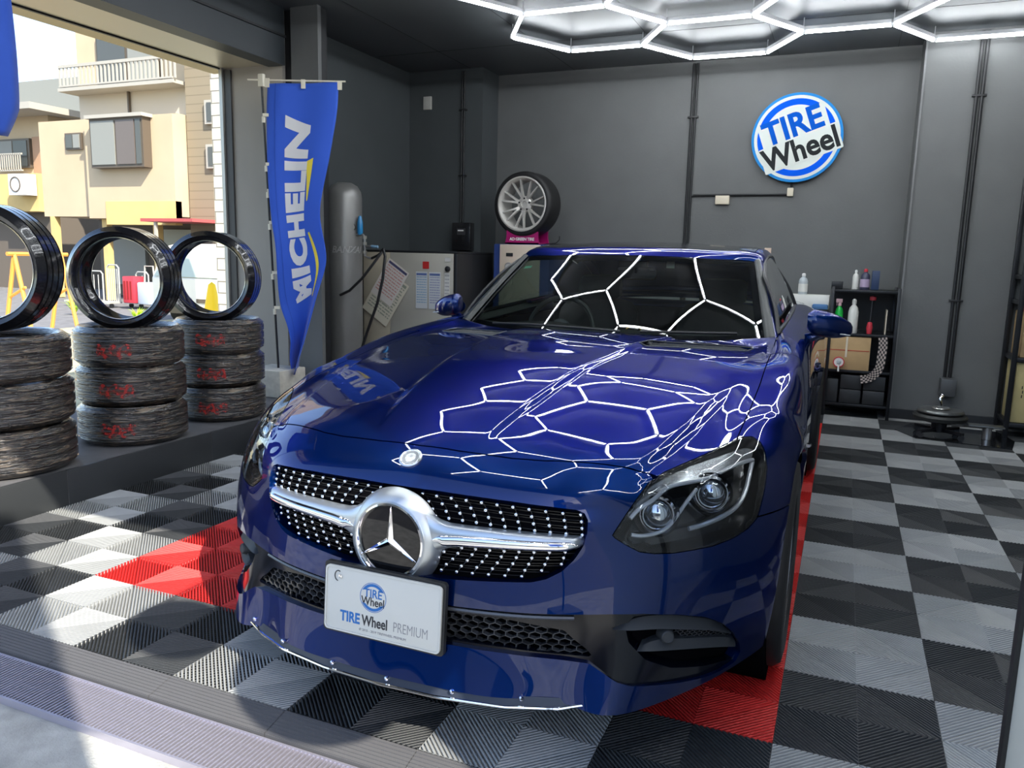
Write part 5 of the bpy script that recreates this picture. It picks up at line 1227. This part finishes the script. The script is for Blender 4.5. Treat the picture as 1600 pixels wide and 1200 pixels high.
# ---------------- right-hand rack ----------------
m_rack = mat('rack_black', (.012, .013, .016), .35, .2)
rk = empty('storage_rack', (.225, 4.60, 0), 0, 'black metal storage rack against the back wall beside the pillar', 'rack')
for x in (-.235, .235):
    for y in (-.23, .23): MB().box(x-.012, y-.012, 0, x+.012, y+.012, 1.03).build('post', m_rack, rk, bevel=.002)
for z in (.10, .37, .66, 1.0): MB().box(-.235, -.235, z-.012, .235, .235, z+.008).build('shelf', m_rack, rk, bevel=.002)
for z in (.06, .40): MB().box(.228, -.23, z, .242, .23, z+.02).build('side_brace', m_rack, rk)
MB().box(-.235, .225, .1, .235, .235, 1.0).build('back_panel', m_rack, rk)
def bottle(name, x, y, z, r, h, mb, mc, label, spray=False, grp=None, bodyfill=None):
    t = empty(name, (x, y, z), 0, label, 'bottle', grp)
    MB().lathe([(0, 0), (r*.95, 0), (r, .006), (r, h*.62), (r*.8, h*.74), (r*.38, h*.82), (r*.36, h*.86)], None, 24).build('body', mb, t)
    if spray:
        MB().lathe([(r*.45, h*.84), (r*.42, h*.92), (r*.3, h*.95)], None, 16).build('collar', mc, t)
        MB().box(-r*.95, -r*.28, h*.94, r*.6, r*.28, h*1.06).build('spray_head', mc, t, bevel=.003); MB().box(-r*.80, -r*.12, h*.84, -r*.62, r*.12, h*.95).build('trigger', mc, t, bevel=.002)
    else: MB().lathe([(r*.42, h*.85), (r*.42, h*.96), (r*.2, h), (0, h)], None, 16).build('cap', mc, t)
    if bodyfill is not None: MB().lathe([(r*1.01, h*.12), (r*1.01, h*.5)], None, 24, cap=False).build('label_band', bodyfill, t)
    return t
m_w = mat('bottle_white', (.66, .66, .62), .4); m_gr = mat('bottle_green', (.01, .45, .06), .3); m_pk = mat('cap_pink', (.7, .45, .48), .4); m_clear = mat('bottle_clear', (.42, .46, .48), .2); m_red = mat('red_plastic', (.55, .04, .06), .4)
bottle('spray_bottle', .045, 4.43, .669, .030, .25, m_gr, m_pk, 'green spray bottle with pink head on the rack shelf', True)
bottle('spray_bottle', .150, 4.42, .669, .038, .27, m_w, m_w, 'white squeeze bottle next to the green spray bottle', False)
bottle('cleaner_bottle', .145, 4.60, 1.009, .024, .155, m_w, m_white2, 'slim white bottle standing on top of the black rack')
bottle('cleaner_bottle', .215, 4.58, 1.009, .036, .165, mat('can_dark', (.05, .05, .09), .35), m_red, 'dark can with red cap on top of the black rack', False, None, mat('can_band', (.45, .35, .50), .4))
o = MB().box(.262, 4.56, 1.009, .318, 4.64, 1.160).build('product_box', mat('box_navy', (.02, .04, .10), .5), bevel=.003); tag(o, 'small dark box right of the cans on top of the rack', 'box')
o = MB().box(-.03, 4.50, 1.009, .055, 4.62, 1.070).build('small_case', m_rack, bevel=.004); tag(o, 'small black case at the left end of the rack top', 'case')
hm = empty('polishing_tool', (.275, 4.42, .669), 0, 'red handled tool leaning upright in the rack', 'tool'); MB().cyl((0, 0, .02), (.008, .05, .26), .009, n=8).build('shaft', m_rack, hm)
MB().lathe([(.018, 0), (.024, .05), (.016, .09), (0, .095)], T(0, 0, .0), 16).build('grip', m_red, hm); MB().lathe([(0, -.02), (.024, -.012), (.024, .015), (0, .022)], T(.008, .05, .275), 16).build('head', m_red, hm)
o = MB().box(.385, 4.42, .669, .393, 4.60, .86, None).build('leaflet', m_cream, bevel=.001); tag(o, 'pale leaflet standing on edge at the right of the rack shelf', 'leaflet')
cbx = empty('cardboard_box', (.125, 4.56, .379), 0, 'brown cardboard box with red tape in the middle of the rack', 'box'); m_card = noise_var(mat('cardboard', (.44, .30, .15), .8), 6, .12)
MB().box(-.17, -.19, 0, .17, .15, .262).build('carton', m_card, cbx, bevel=.003); MB().box(-.165, -.1925, .152, .165, -.1905, .158).build('tape', mat('tape_red', (.45, .06, .04), .5), cbx); MB().box(-.01, -.1935, .10, .005, -.1915, .262).build('flap_seam', m_cream, cbx)
tp = empty('tape_gun', (.075, 4.345, .440), 0, 'white and red round tape reel hanging in front of the cardboard box', 'tape dispenser')
MB().ring(circ(.042, 32), circ(.035, 32), -.010, .010, frame((0, 0, 0), (0, -1, 0), (1, 0, 0))).build('reel_rim', m_red, tp); MB().prism(circ(.035, 32), -.008, .006, frame((0, 0, 0), (0, -1, 0), (1, 0, 0))).build('reel', m_white2, tp, smooth=False)
MB().cyl((0, -.008, -.02), (.002, -.012, -.075), .007, n=8).build('handle', m_white2, tp); MB().lathe([(.018, 0), (.012, .012), (0, .014)], frame((0, -.006, 0), (0, -1, 0)), 16).build('hub', m_clear, tp)
# tread-pattern sample leaning against the rack
ts = empty('tread_sample', (.375, 4.42, .36), 0, 'grey and white patterned tread sample curling beside the cardboard box', 'tread sample')
V = []; F = []; pth = [(.0, .29), (.008, .22), (.004, .14), (-.002, .06), (-.03, .0), (-.07, -.035), (-.13, -.05)]
pp = nspl(np.linspace(0, 1, 7), np.array(pth), np.linspace(0, 1, 26)); b = MB()
for i, (x, z) in enumerate(pp[:-1]):
    x2, z2 = pp[i+1]; nx, nz = z2-z, -(x2-x); L = math.hypot(nx, nz)+1e-6; nx, nz = nx/L, nz/L
    for k in range(5):
        s0 = -.030+.0125*k; f = .7
        b.cur = (i+k) % 2
        b.add([(x+nx*s0, -.065, z+nz*s0), (x2+nx*s0, -.065, z2+nz*s0), (x2+nx*(s0+.0115), -.065, z2+nz*(s0+.0115)), (x+nx*(s0+.0115), -.065, z+nz*(s0+.0115)), (x+nx*s0, -.05, z+nz*s0), (x2+nx*s0, -.05, z2+nz*s0), (x2+nx*(s0+.0115), -.05, z2+nz*(s0+.0115)), (x+nx*(s0+.0115), -.05, z+nz*(s0+.0115))], [(0, 1, 2, 3), (4, 7, 6, 5), (0, 4, 5, 1), (3, 2, 6, 7)])
b.build('tread_blocks', [mat('tread_light', (.50, .42, .38), .6), mat('tread_dark', (.03, .03, .032), .6)], ts, smooth=False)
m_bin = mat('bin_black', (.022, .024, .027), .45)
for i, (x0, x1, z0, z1, lb) in enumerate(((.10, .26, .225, .34, 'black drawer case upper left on the lowest rack shelf'), (.27, .43, .225, .34, 'black drawer case upper right on the lowest rack shelf'), (.10, .26, .109, .222, 'black drawer case lower left on the lowest rack shelf'), (.27, .43, .109, .222, 'black drawer case lower right on the lowest rack shelf'), (-.0, .09, .109, .30, 'narrow black case at the left end of the lowest rack shelf'))):
    o = MB().box(x0, 4.385, z0, x1-.004, 4.60, z1-.002).build('tool_case', m_bin, bevel=.006); tag(o, lb, 'case', 'black cases low in the rack')
# bench left of the rack behind the car with white box and bottle
wb = empty('workbench', (-.40, 4.62, 0), 0, 'low work table behind the car door mirror', 'table'); MB().box(-.36, -.22, .80, .36, .22, .84).build('table_top', m_rack, wb, bevel=.003)
for x in (-.33, .33):
    for y in (-.19, .19): MB().box(x-.015, y-.015, 0, x+.015, y+.015, .80).build('leg', m_rack, wb)
o = MB().box(-.33, 4.45, .841, -.035, 4.62, .955).build('white_carton', mat('carton_white', (.68, .68, .64), .6), bevel=.003); tag(o, 'long white carton on the table left of the rack', 'box')
o = MB().box(-.16, 4.40, .841, -.04, 4.448, .885).build('blue_cloth', mat('cloth_blue', (.06, .16, .34), .8), bevel=.012); tag(o, 'folded blue cloth in front of the white carton', 'cloth')
bottle('spray_bottle', -.245, 4.52, .956, .036, .17, m_clear, m_white2, 'clear spray bottle with white label standing on the white carton', False, None, m_w)
bottle('cleaner_bottle', -.345, 4.43, .841, .024, .17, mat('bottle_navy', (.02, .03, .16), .35), mat('bottle_navy', (.02, .03, .16), .35), 'dark blue bottle between the car window and the white carton')
o = MB().box(-.60, 4.862, 1.20, -.545, 4.88, 1.33).build('wall_plate', mat('plate_pinkish', (.62, .48, .38), .6), bevel=.002); tag(o, 'pale pinkish wall plate just above the car roof on the back wall', 'switch')
# right edge rack with cartons
r2 = empty('storage_rack', (1.62, 4.32, 0), 0, 'black rack cut by the right picture edge holding brown cartons', 'rack')
for x in (-.40, .40):
    for y in (-.19, .19): MB().box(x-.016, y-.016, 0, x+.016, y+.016, 2.05).build('post', m_rack, r2, bevel=.002)
for z in (.11, .58, .98, 1.16, 1.9): MB().box(-.40, -.20, z-.03, .40, .20, z).build('shelf', m_rack, r2, bevel=.002)
def carton(x0, x1, z0, z1, lb, m, marks=False):
    c = empty('cardboard_carton', ((x0+x1)/2, 4.32, z0), 0, lb, 'box', 'brown cartons in the right edge rack'); w_ = (x1-x0)/2
    MB().box(-w_, -.17, 0, w_, .17, z1-z0).build('carton', m, c, bevel=.004)
    if marks:
        b = MB(); rr = random.Random(3)
        for k in range(8): xx = -w_*.35+.028*(k % 3)+rr.uniform(-.004, .004); zz = .16+.032*(k//3)+.02; b.box(xx, -.1712, zz, xx+.006, -.1702, zz+.022)
        b.build('carton_print', m_ink_s, c, smooth=False)
    return c
m_card2 = noise_var(mat('cardboard_pale', (.50, .42, .20), .8), 6, .12)
carton(1.245, 1.40, .112, .545, 'tall pale brown carton with dark print on the bottom shelf at the right edge', m_card2, True); carton(1.405, 1.60, .112, .545, 'second tall pale brown carton on the bottom shelf, mostly out of the picture', m_card2, False)
carton(1.255, 1.60, .582, .90, 'brown carton with red stripe on the middle shelf at the right edge', m_card, False)
o = MB().box(1.255, 4.145, .904, 1.60, 4.40, .94).build('red_tray', m_red, bevel=.002); tag(o, 'thin red box lying on the middle carton at the right edge', 'box')
o = MB().box(1.26, 4.16, 1.162, 1.6, 4.42, 1.30).build('tool_case', m_bin, bevel=.01); tag(o, 'black case on the upper shelf at the right edge', 'case')
# floor mat, stool-like jack stand and hanging hook at the outlet
o = MB().prism([(.50, 4.02), (.62, 3.76), (1.20, 3.70), (1.26, 3.98), (1.20, 4.30), (.62, 4.30)], .0, .006).build('floor_mat', mat('mat_gloss_black', (.008, .009, .011), .12, coat=.6), smooth=False); tag(o, 'glossy black mat on the tiles in front of the right pillar', 'mat')
ob = empty('cable_outlet', (.86, 4.51, .28), 0, 'grey outlet box with a steel hook at the foot of the right pillar', 'outlet box')
MB().box(-.05, -.10, -.06, .06, .015, .075).build('case', mat('outlet_dark', (.07, .075, .08), .4), ob, bevel=.008)
MB().tube([(-.03, -.10, -.05), (-.045, -.115, -.075), (-.035, -.12, -.11), (-.030, -.12, -.135), (-.05, -.125, -.165), (-.07, -.13, -.185)], [.016, .015, .010, .007, .005, .003], 10).build('hook', m_chrome, ob)
st_ = empty('wheel_dolly', (.775, 3.92, .007), 0, 'low round black dolly with silver disc standing on the glossy mat', 'dolly')
MB().lathe([(.0, .205), (.055, .205), (.06, .200)], None, 32).build('disc', mat('disc_steel', (.62, .62, .60), .25, .9), st_)
MB().lathe([(.0, .195), (.140, .192), (.150, .18), (.150, .172), (.10, .165), (0, .165)][::-1], None, 40).build('tray', mat('tray_steel', (.16, .17, .17), .3, .7), st_)
MB().lathe([(.0, .162), (.165, .160), (.178, .145), (.170, .120), (.11, .105), (0, .10)][::-1], None, 40).build('cushion', mat('cushion_black', (.02, .022, .022), .5), st_)
MB().lathe([(.05, .03), (.05, .10)], None, 20).build('column', m_rack, st_)
for k in range(4): a = math.pi/4+math.pi/2*k; MB().box(0, -.02, .035, .19, .02, .055, RZ(a)).build('leg', m_rack, st_, bevel=.003); MB().lathe([(.022, -.015), (.022, .015)], T(.18*math.cos(a), .18*math.sin(a), .022) @ RX(math.pi/2), 14).build('caster', m_blk, st_)
o = empty('foot_pump', (1.06, 3.95, .007), 0, 'dark foot pedal beside the round dolly on the mat', 'pedal'); MB().box(-.10, -.05, .09, .12, .05, .10).build('plate', mat('tray_steel', (.16, .17, .17), .3, .7), o, bevel=.002); MB().cyl((.02, 0, .0), (.02, 0, .09), .030, n=20).build('cylinder', mat('steel_fitting', (.42, .42, .42), .3, .8), o)
# ---------------- buildings and street things through the opening ----------------
m_bc = noise_var(mat('house_cream', (.50, .40, .27), .8), .8, .08); m_by = noise_var(mat('house_yellow', (.60, .43, .18), .8), 1.2, .1); m_bb = mat('siding_brown', (.26, .22, .15), .8)
n_, l_, b_ = nodes(m_bb); tc = n_.new('ShaderNodeTexCoord'); wv = n_.new('ShaderNodeTexWave'); wv.bands_direction = 'Z'; wv.inputs['Scale'].default_value = 1.6; wv.inputs['Distortion'].default_value = 0; wv.wave_profile = 'SAW'
l_.new(tc.outputs['Object'], wv.inputs['Vector']); r_ = n_.new('ShaderNodeValToRGB'); r_.color_ramp.elements[0].color = (.15, .125, .085, 1); r_.color_ramp.elements[0].position = .0; r_.color_ramp.elements[1].color = (.25, .21, .145, 1); r_.color_ramp.elements[1].position = .14; l_.new(wv.outputs['Fac'], r_.inputs[0]); l_.new(r_.outputs[0], b_.inputs['Base Color'])
m_bg = mat('house_glass', (.08, .085, .08), .15); m_fr = mat('window_frame_dark', (.10, .08, .06), .4); m_rl = mat('rail_pale', (.40, .38, .33), .5); m_sh = mat('shutter_brown', (.12, .10, .08), .7); m_wl = mat('lace_curtain', (.24, .25, .23), .6)
def bx(par, name, x0, x1, y0, y1, z0, z1, m, bevel=0): return MB().box(x0, y0, z0, x1, y1, z1).build(name, m, par, bevel=bevel, smooth=False)
h1 = empty('apartment_house', (-16.9, 12, 0), 0, 'cream two-storey house with bay window and balcony seen through the opening', 'building')
X0 = -16.9
bx(h1, 'upper_wall', -19.2-X0, -14.5-X0, 0, 5, 1.95, 4.30, m_bc); bx(h1, 'step_wall', -17.35-X0, -14.5-X0, -.18, 0, 1.90, 4.27, m_bc); bx(h1, 'middle_storey', -18.3-X0, -14.5-X0, .5, 5, 4.3, 5.03, mat('wall_pale', (.52, .48, .40), .7)); bx(h1, 'top_storey', -19.66-X0, -14.5-X0, 1.6, 5, 5.0, 8.2, m_bc)
bx(h1, 'balcony_slab', -18.35-X0, -14.55-X0, -.05, 1.6, 4.98, 5.06, m_rl)
b = MB(); b.box(-18.3-X0, -.05, 5.53, -14.58-X0, 0, 5.60); b.box(-18.3-X0, -.05, 5.08, -14.58-X0, 0, 5.12)
for x in np.arange(-18.3, -14.5, .13): b.box(x-X0, -.04, 5.08, x-X0+.045, -.01, 5.55)
b.build('balcony_rail', m_rl, h1, smooth=False)
w1 = bx(h1, 'window', -18.8-X0, -16.6-X0, 1.5, 1.6, 5.1, 6.75, m_fr); bx(w1, 'pane', -18.74-X0, -17.75-X0, 1.48, 1.5, 5.15, 6.7, m_bg); bx(w1, 'pane', -17.65-X0, -16.66-X0, 1.48, 1.5, 5.15, 6.7, m_wl)
w2_ = bx(h1, 'window', -18.2-X0, -17.63-X0, -.06, 0, 3.58, 3.98, m_fr); bx(w2_, 'pane', -18.15-X0, -17.93-X0, -.08, -.06, 3.62, 3.94, m_bg); bx(w2_, 'pane', -17.90-X0, -17.68-X0, -.08, -.06, 3.62, 3.94, m_wl)
w3_ = bx(h1, 'bay_window', -16.88-X0, -15.17-X0, -.42, -.18, 3.07, 4.20, m_fr); bx(w3_, 'pane', -16.82-X0, -16.06-X0, -.445, -.42, 3.14, 4.14, m_wl); bx(w3_, 'pane', -16.0-X0, -15.42-X0, -.445, -.42, 3.14, 4.14, mat('pane_mid', (.13, .11, .10), .3)); bx(w3_, 'pane', -15.38-X0, -15.22-X0, -.445, -.42, 3.14, 4.14, m_bg)
bx(w3_, 'bay_roof', -16.95-X0, -15.1-X0, -.50, -.18, 4.20, 4.28, m_rl)
bx(h1, 'yellow_band', -16.75-X0, -14.5-X0, -.2, .0, 1.75, 2.30, m_by); bx(h1, 'ground_wall', -19.2-X0, -14.5-X0, 1.6, 5, -.12, 1.95, m_sh)
for x in (-19.0, -17.15, -15.45): bx(h1, 'pillar', x-X0, x-X0+.16, .0, .16, -.12, 1.95, m_by)
bx(h1, 'shutter', -18.6-X0, -17.4-X0, 1.5, 1.6, .2, 1.6, m_wl); bx(h1, 'garage_door', -16.7-X0, -15.5-X0, 1.5, 1.6, .9, 1.7, mat('garage_pale', (.40, .42, .36), .6))
bx(h1, 'drain_pipe', -16.55-X0, -16.50-X0, .42, .48, 4.3, 5.0, m_fr)
h2 = empty('siding_house', (-13.9, 12, 0), 0, 'brown clapboard house right of the cream house', 'building'); X0 = -13.9
bx(h2, 'wall', -14.45-X0, -12.2-X0, .2, 5, -.12, 8.2, m_bb)
for z0, z1 in ((4.05, 4.58), (3.06, 3.60)): q = bx(h2, 'window', -13.82-X0, -13.2-X0, .12, .2, z0, z1, m_rl); bx(q, 'pane', -13.74-X0, -13.28-X0, .10, .12, z0+.06, z1-.06, m_bg)
bx(h2, 'red_awning', -14.85-X0, -13.3-X0, -.9, .2, 1.80, 1.87, mat('awning_red', (.40, .08, .08), .6)); bx(h2, 'awning_post', -14.5-X0, -14.44-X0, -.85, -.79, -.12, 1.8, m_rl); bx(h2, 'entrance', -14.3-X0, -13.2-X0, .12, .2, -.12, 1.6, m_sh)
h3 = empty('tiled_house', (-23, 14, 0), 0, 'pale house with low eaves and railed window at the far left', 'building'); X0 = -23
bx(h3, 'lower_wall', -28-X0, -22.1-X0, 0, 5, 2.2, 3.3, m_by); bx(h3, 'upper_wall', -28-X0, -22.0-X0, .4, 5, 3.3, 5.1, m_bc); bx(h3, 'back_block', -28-X0, -21.5-X0, 2.5, 5, 5.1, 6.6, m_wl); bx(h3, 'eave', -28-X0, -21.4-X0, -.6, 5, 5.0, 5.18, m_rl); bx(h3, 'ground_wall', -28-X0, -22.1-X0, .5, 5, -.14, 2.2, m_sh)
q = bx(h3, 'window', -24.2-X0, -22.75-X0, .3, .4, 3.5, 4.36, m_fr); bx(q, 'pane', -24.1-X0, -23.5-X0, .28, .3, 3.55, 4.3, m_wl); bx(q, 'pane', -23.45-X0, -22.85-X0, .28, .3, 3.55, 4.3, m_bg)
b = MB(); b.box(-24.2-X0, .0, 3.85, -22.7-X0, .03, 3.9); b.box(-24.2-X0, .0, 3.38, -22.7-X0, .03, 3.42)
for x in np.arange(-24.2, -22.7, .10): b.box(x-X0, 0, 3.4, x-X0+.03, .02, 3.88)
b.build('window_rail', m_rl, h3, smooth=False); bx(h3, 'shutter_panel', -22.7-X0, -22.0-X0, .36, .42, 3.3, 4.4, mat('panel_tan', (.38, .24, .15), .7))
ac = empty('air_conditioner', (-22.45, 13.86, 2.65), 0, 'white outdoor air conditioner unit on the far left wall', 'air conditioner'); bx(ac, 'case', -.36, .36, -.25, .1, 0, .6, m_white2); MB().ring(circ(.22, 28, -.06, .3), circ(.19, 28, -.06, .3), 0, .02, frame((0, -.25, 0), (0, -1, 0), (1, 0, 0))).build('fan_guard', m_fr, ac, smooth=False)
h4 = empty('gabled_house', (-28.9, 20, 0), 0, 'small pale gabled house behind the left houses', 'building'); bx(h4, 'wall', -1.2, 3.0, 0, 4, 0, 6.6, m_bc); MB().prism([(-1.4, 6.5), (1.2, 7.6), (3.2, 6.5)], -4, 0, frame((0, 0, 0), (0, -1, 0), (1, 0, 0))).build('roof', mat('roof_rust', (.30, .17, .12), .8), h4, smooth=False)
# brick-faced pier just outside the opening
m_brk = mat('brick_white', (.62, .60, .50), .7); n_, l_, b_ = nodes(m_brk); tc = n_.new('ShaderNodeTexCoord'); mp = n_.new('ShaderNodeMapping'); mp.inputs['Rotation'].default_value = (math.pi/2, 0, 0); br = n_.new('ShaderNodeTexBrick')
br.inputs['Scale'].default_value = 1; br.inputs['Brick Width'].default_value = .30; br.inputs['Row Height'].default_value = .155; br.inputs['Mortar Size'].default_value = .008; br.inputs['Color1'].default_value = (.66, .62, .50, 1); br.inputs['Color2'].default_value = (.60, .58, .48, 1); br.inputs['Mortar'].default_value = (.18, .17, .15, 1)
l_.new(tc.outputs['Object'], mp.inputs[0]); l_.new(mp.outputs[0], br.inputs['Vector']); l_.new(br.outputs[0], b_.inputs['Base Color'])
o = MB().box(-.01, 0, -.12, .40, .4, 4.4).build('brick_pier', m_brk, smooth=False); o.location = (-7.81, 6.0, 0); tag(o, 'white brick-faced pier standing outside at the right of the opening', 'pillar')
# van
vn = empty('white_van', (-10.3, 8.1, -.12), 0, 'white van seen through the tire beside the yellow cone', 'vehicle'); m_van = mat('van_white', (.78, .78, .72), .3, coat=.6)
MB().add([(-1.0, 0, .25), (.75, 0, .25), (.75, 0, .80), (.60, .35, 1.35), (.5, .6, 1.42), (-1.0, .6, 1.42), (-1.0, .3, 1.35), (-1.0, 0, .8), (-1.0, 3, .25), (.75, 3, .25), (.75, 3, .8), (.6, 3, 1.35), (.5, 3, 1.42), (-1.0, 3, 1.42)], [(0, 1, 2, 7), (7, 2, 3, 6), (6, 3, 4, 5), (1, 9, 10, 2), (2, 10, 11, 3), (3, 11, 12, 4), (4, 12, 13, 5), (0, 7, 6, 5, 13, 8)]).build('body', m_van, vn, smooth=False)
MB().add([(-.95, .005, .84), (.68, .005, .84), (.56, .30, 1.30), (-.95, .30, 1.30)], [(0, 1, 2, 3)], T(0, -.012, 0)).build('windscreen', mat('van_glass', (.45, .52, .45), .08), vn, smooth=False)
for x in (-.6, .02): MB().box(x, -.02, .40, x+.5, .01, .47).build('grille_slot', m_fr, vn)
for x in (-.6, .02): MB().box(x, -.02, .20, x+.5, .01, .32).build('lower_slot', m_fr, vn)
for x in (-.8, .55): MB().cyl((x-.08, .5, .24), (x+.08, .5, .24), .26, n=24).build('wheel', m_rub, vn)
cn = empty('traffic_cone', (-8.40, 6.5, -.12), 0, 'tall yellow cone outside in front of the white van', 'cone'); MB().lathe([(.20, .02), (.05, .82), (0, .86)], None, 24).build('cone', mat('cone_yellow', (.85, .58, .01), .5), cn); MB().box(-.24, -.24, 0, .24, .24, .03).build('base', mat('cone_yellow', (.85, .58, .01), .5), cn)
# orange trestle
tr = empty('trestle', (-10.45, 5.0, -.12), 0, 'orange wooden trestle outside at the far left', 'trestle'); m_or = mat('trestle_orange', (.72, .30, .06), .6)
for y in (0, .7):
    MB().cyl((-.32, y, 0), (0, y, 1.2), .028, n=6).build('leg', m_or, tr); MB().cyl((.28, y, 0), (0, y, 1.2), .028, n=6).build('leg', m_or, tr); MB().cyl((-.16, y, .6), (.18, y, .75), .02, n=6).build('brace', m_or, tr)
MB().cyl((0, -.1, 1.2), (0, .8, 1.2), .03, n=6).build('top_bar', m_or, tr)
# trolleys
m_cart = mat('cart_grey', (.50, .50, .46), .5, .3)
def trolley(x, y, w_, h, lb, m=m_cart, nb=6):
    t = empty('hand_trolley', (x, y, -.14), 0, lb, 'trolley', 'trolleys parked across the street'); b = MB()
    b.tube([(-w_/2, 0, .1), (-w_/2, 0, h-.06), (-w_/2+.06, 0, h), (w_/2-.06, 0, h), (w_/2, 0, h-.06), (w_/2, 0, .1)], .018, 6)
    for k in range(1, nb): b.cyl((-w_/2+w_*k/nb, 0, .14), (-w_/2+w_*k/nb, 0, h-.08), .010, n=5)
    b.build('frame', m, t); MB().box(-w_/2, -.35, .10, w_/2, .05, .14).build('deck', m, t)
    for sx_ in (-1, 1): MB().cyl((sx_*w_*.4-.02, -.2, .05), (sx_*w_*.4+.02, -.2, .05), .05, n=12).build('wheel', m_blk, t)
trolley(-15.85, 10.5, .85, .80, 'grey cage trolley leaning leftmost in the row across the street'); trolley(-15.1, 10.5, .36, .95, 'narrow tall trolley behind the yellow post'); trolley(-14.66, 10.9, .38, .80, 'small open-handled trolley left of the red crates', m_cart, 2)
rc = empty('red_crates', (-14.38, 10.40, -.14), 0, 'stack of red plastic crates among the trolleys', 'crate'); MB().box(-.16, -.15, .14, .18, .15, .72).build('crate', m_red, rc, bevel=.02)
for k in range(3): MB().box(-.12+.09*k, -.156, .22, -.07+.09*k, -.148, .62).build('slot', mat('crate_slot', (.25, .01, .01), .6), rc)
o = empty('utility_cart', (-14.0, 10.5, -.14), 0, 'pale blue grey utility cart at the right of the trolleys', 'cart'); MB().box(-.17, -.2, .12, .17, .2, .60).build('tub', mat('cart_blue_grey', (.42, .48, .55), .5), o, bevel=.03); MB().tube([(-.15, 0, .6), (-.12, 0, .95), (.12, 0, .95), (.15, 0, .6)], .02, 6).build('handle', m_rl, o)
def weed(x, y, s, seed, lb):
    b = MB(); rr = random.Random(seed)
    for k in range(46):
        a = rr.uniform(0, 6.283); L = s*rr.uniform(.6, 1.1); tl = rr.uniform(.2, .9); p1 = Vector((math.cos(a)*L*tl*.5, math.sin(a)*L*tl*.5, L*.6)); p2 = Vector((math.cos(a)*L*tl, math.sin(a)*L*tl, L*(.95-.35*tl))); sd_ = Vector((-math.sin(a), math.cos(a), 0))*s*.035
        b.add([tuple(-sd_), tuple(sd_), tuple(p1+sd_), tuple(p1-sd_), tuple(p2)], [(0, 1, 2, 3), (3, 2, 4)])
    o = b.build('weed_clump', mat('weed_green', (.38, .60, .03), .6), smooth=False); o.location = (x, y, GZ); tag(o, lb, 'weed', 'weeds on the gravel strip')
weed(-13.9, 8.55, .34, 1, 'bright green weed clump left inside the middle tire opening'); weed(-11.3, 7.75, .34, 2, 'bright green weed clump right inside the middle tire opening'); weed(-12.3, 7.7, .16, 3, 'low yellow-green weed between the two clumps')
# street side behind the camera, mirrored in the paint and chrome
sb = empty('street_building', (2, -16, 0), 0, 'long pale building across the street, seen only as a reflection in the car', 'building')
bx(sb, 'facade', -16, 14, -6, 0, 0, 3.4, noise_var(mat('facade_pale', (.55, .50, .42), .8), .6, .1)); bx(sb, 'dark_shopfront', -13, -3, -.02, .1, 0, 2.5, m_sh); bx(sb, 'dark_shopfront', 1, 9, -.02, .1, 0, 2.6, m_sh); bx(sb, 'roof_band', -16.3, 14.3, -6, .4, 3.4, 3.7, m_fr)

sgb = empty('shadow_flag', (.67, -2.74, -.045), 0, 'tall blue flag on a pole, added unseen behind the viewer to shade the apron', 'flag')  # unseen flag added to cast a strip of shadow on the apron
MB().box(-.004, -.25, 1.3, .004, .27, 4.25, RZ(-.53)).build('cloth', m_ban, sgb); MB().cyl((0, 0, 0), (0, 0, 4.3), .015, n=10).build('pole', m_blk, sgb); MB().box(-.2, -.2, 0, .2, .2, .05).build('base', m_blk, sgb)
for (px_, py_, pz_, r_, lb) in ((.43, -1.62, 1.72, .22, 'added unseen lower round lantern outside the entrance, outside the picture'), (.43, -1.90, 2.34, .15, 'added unseen upper round lantern outside the entrance, outside the picture')):  # unseen globes added to throw round shadows on the floor
    ps = empty('round_occluder', (px_, py_, pz_), 0, lb, 'occluder', 'unseen globes added beside the entrance for their shadows'); MB().lathe([(r_*math.sin(a), -r_*math.cos(a)) for a in np.linspace(.05, math.pi-.05, 16)], None, 24).build('globe', m_white2, ps); MB().tube([(0, 0, r_), (0, .02, r_+.05), (0, abs(py_)-1.43, r_+.05)], .008, 6).build('arm', m_blk, ps)
nb_ = empty('sun_blocker', (6, 1.4, 0), 0, 'plain unseen building added right of the shop to block the sun', 'building'); MB().box(-2.7, -4.55, -.1, 3, 4.6, 9).build('wall', noise_var(mat('sun_blocker_wall', (.55, .54, .50), .8), .6, .1), nb_, smooth=False)  # unseen block added to keep direct sun out of the shop
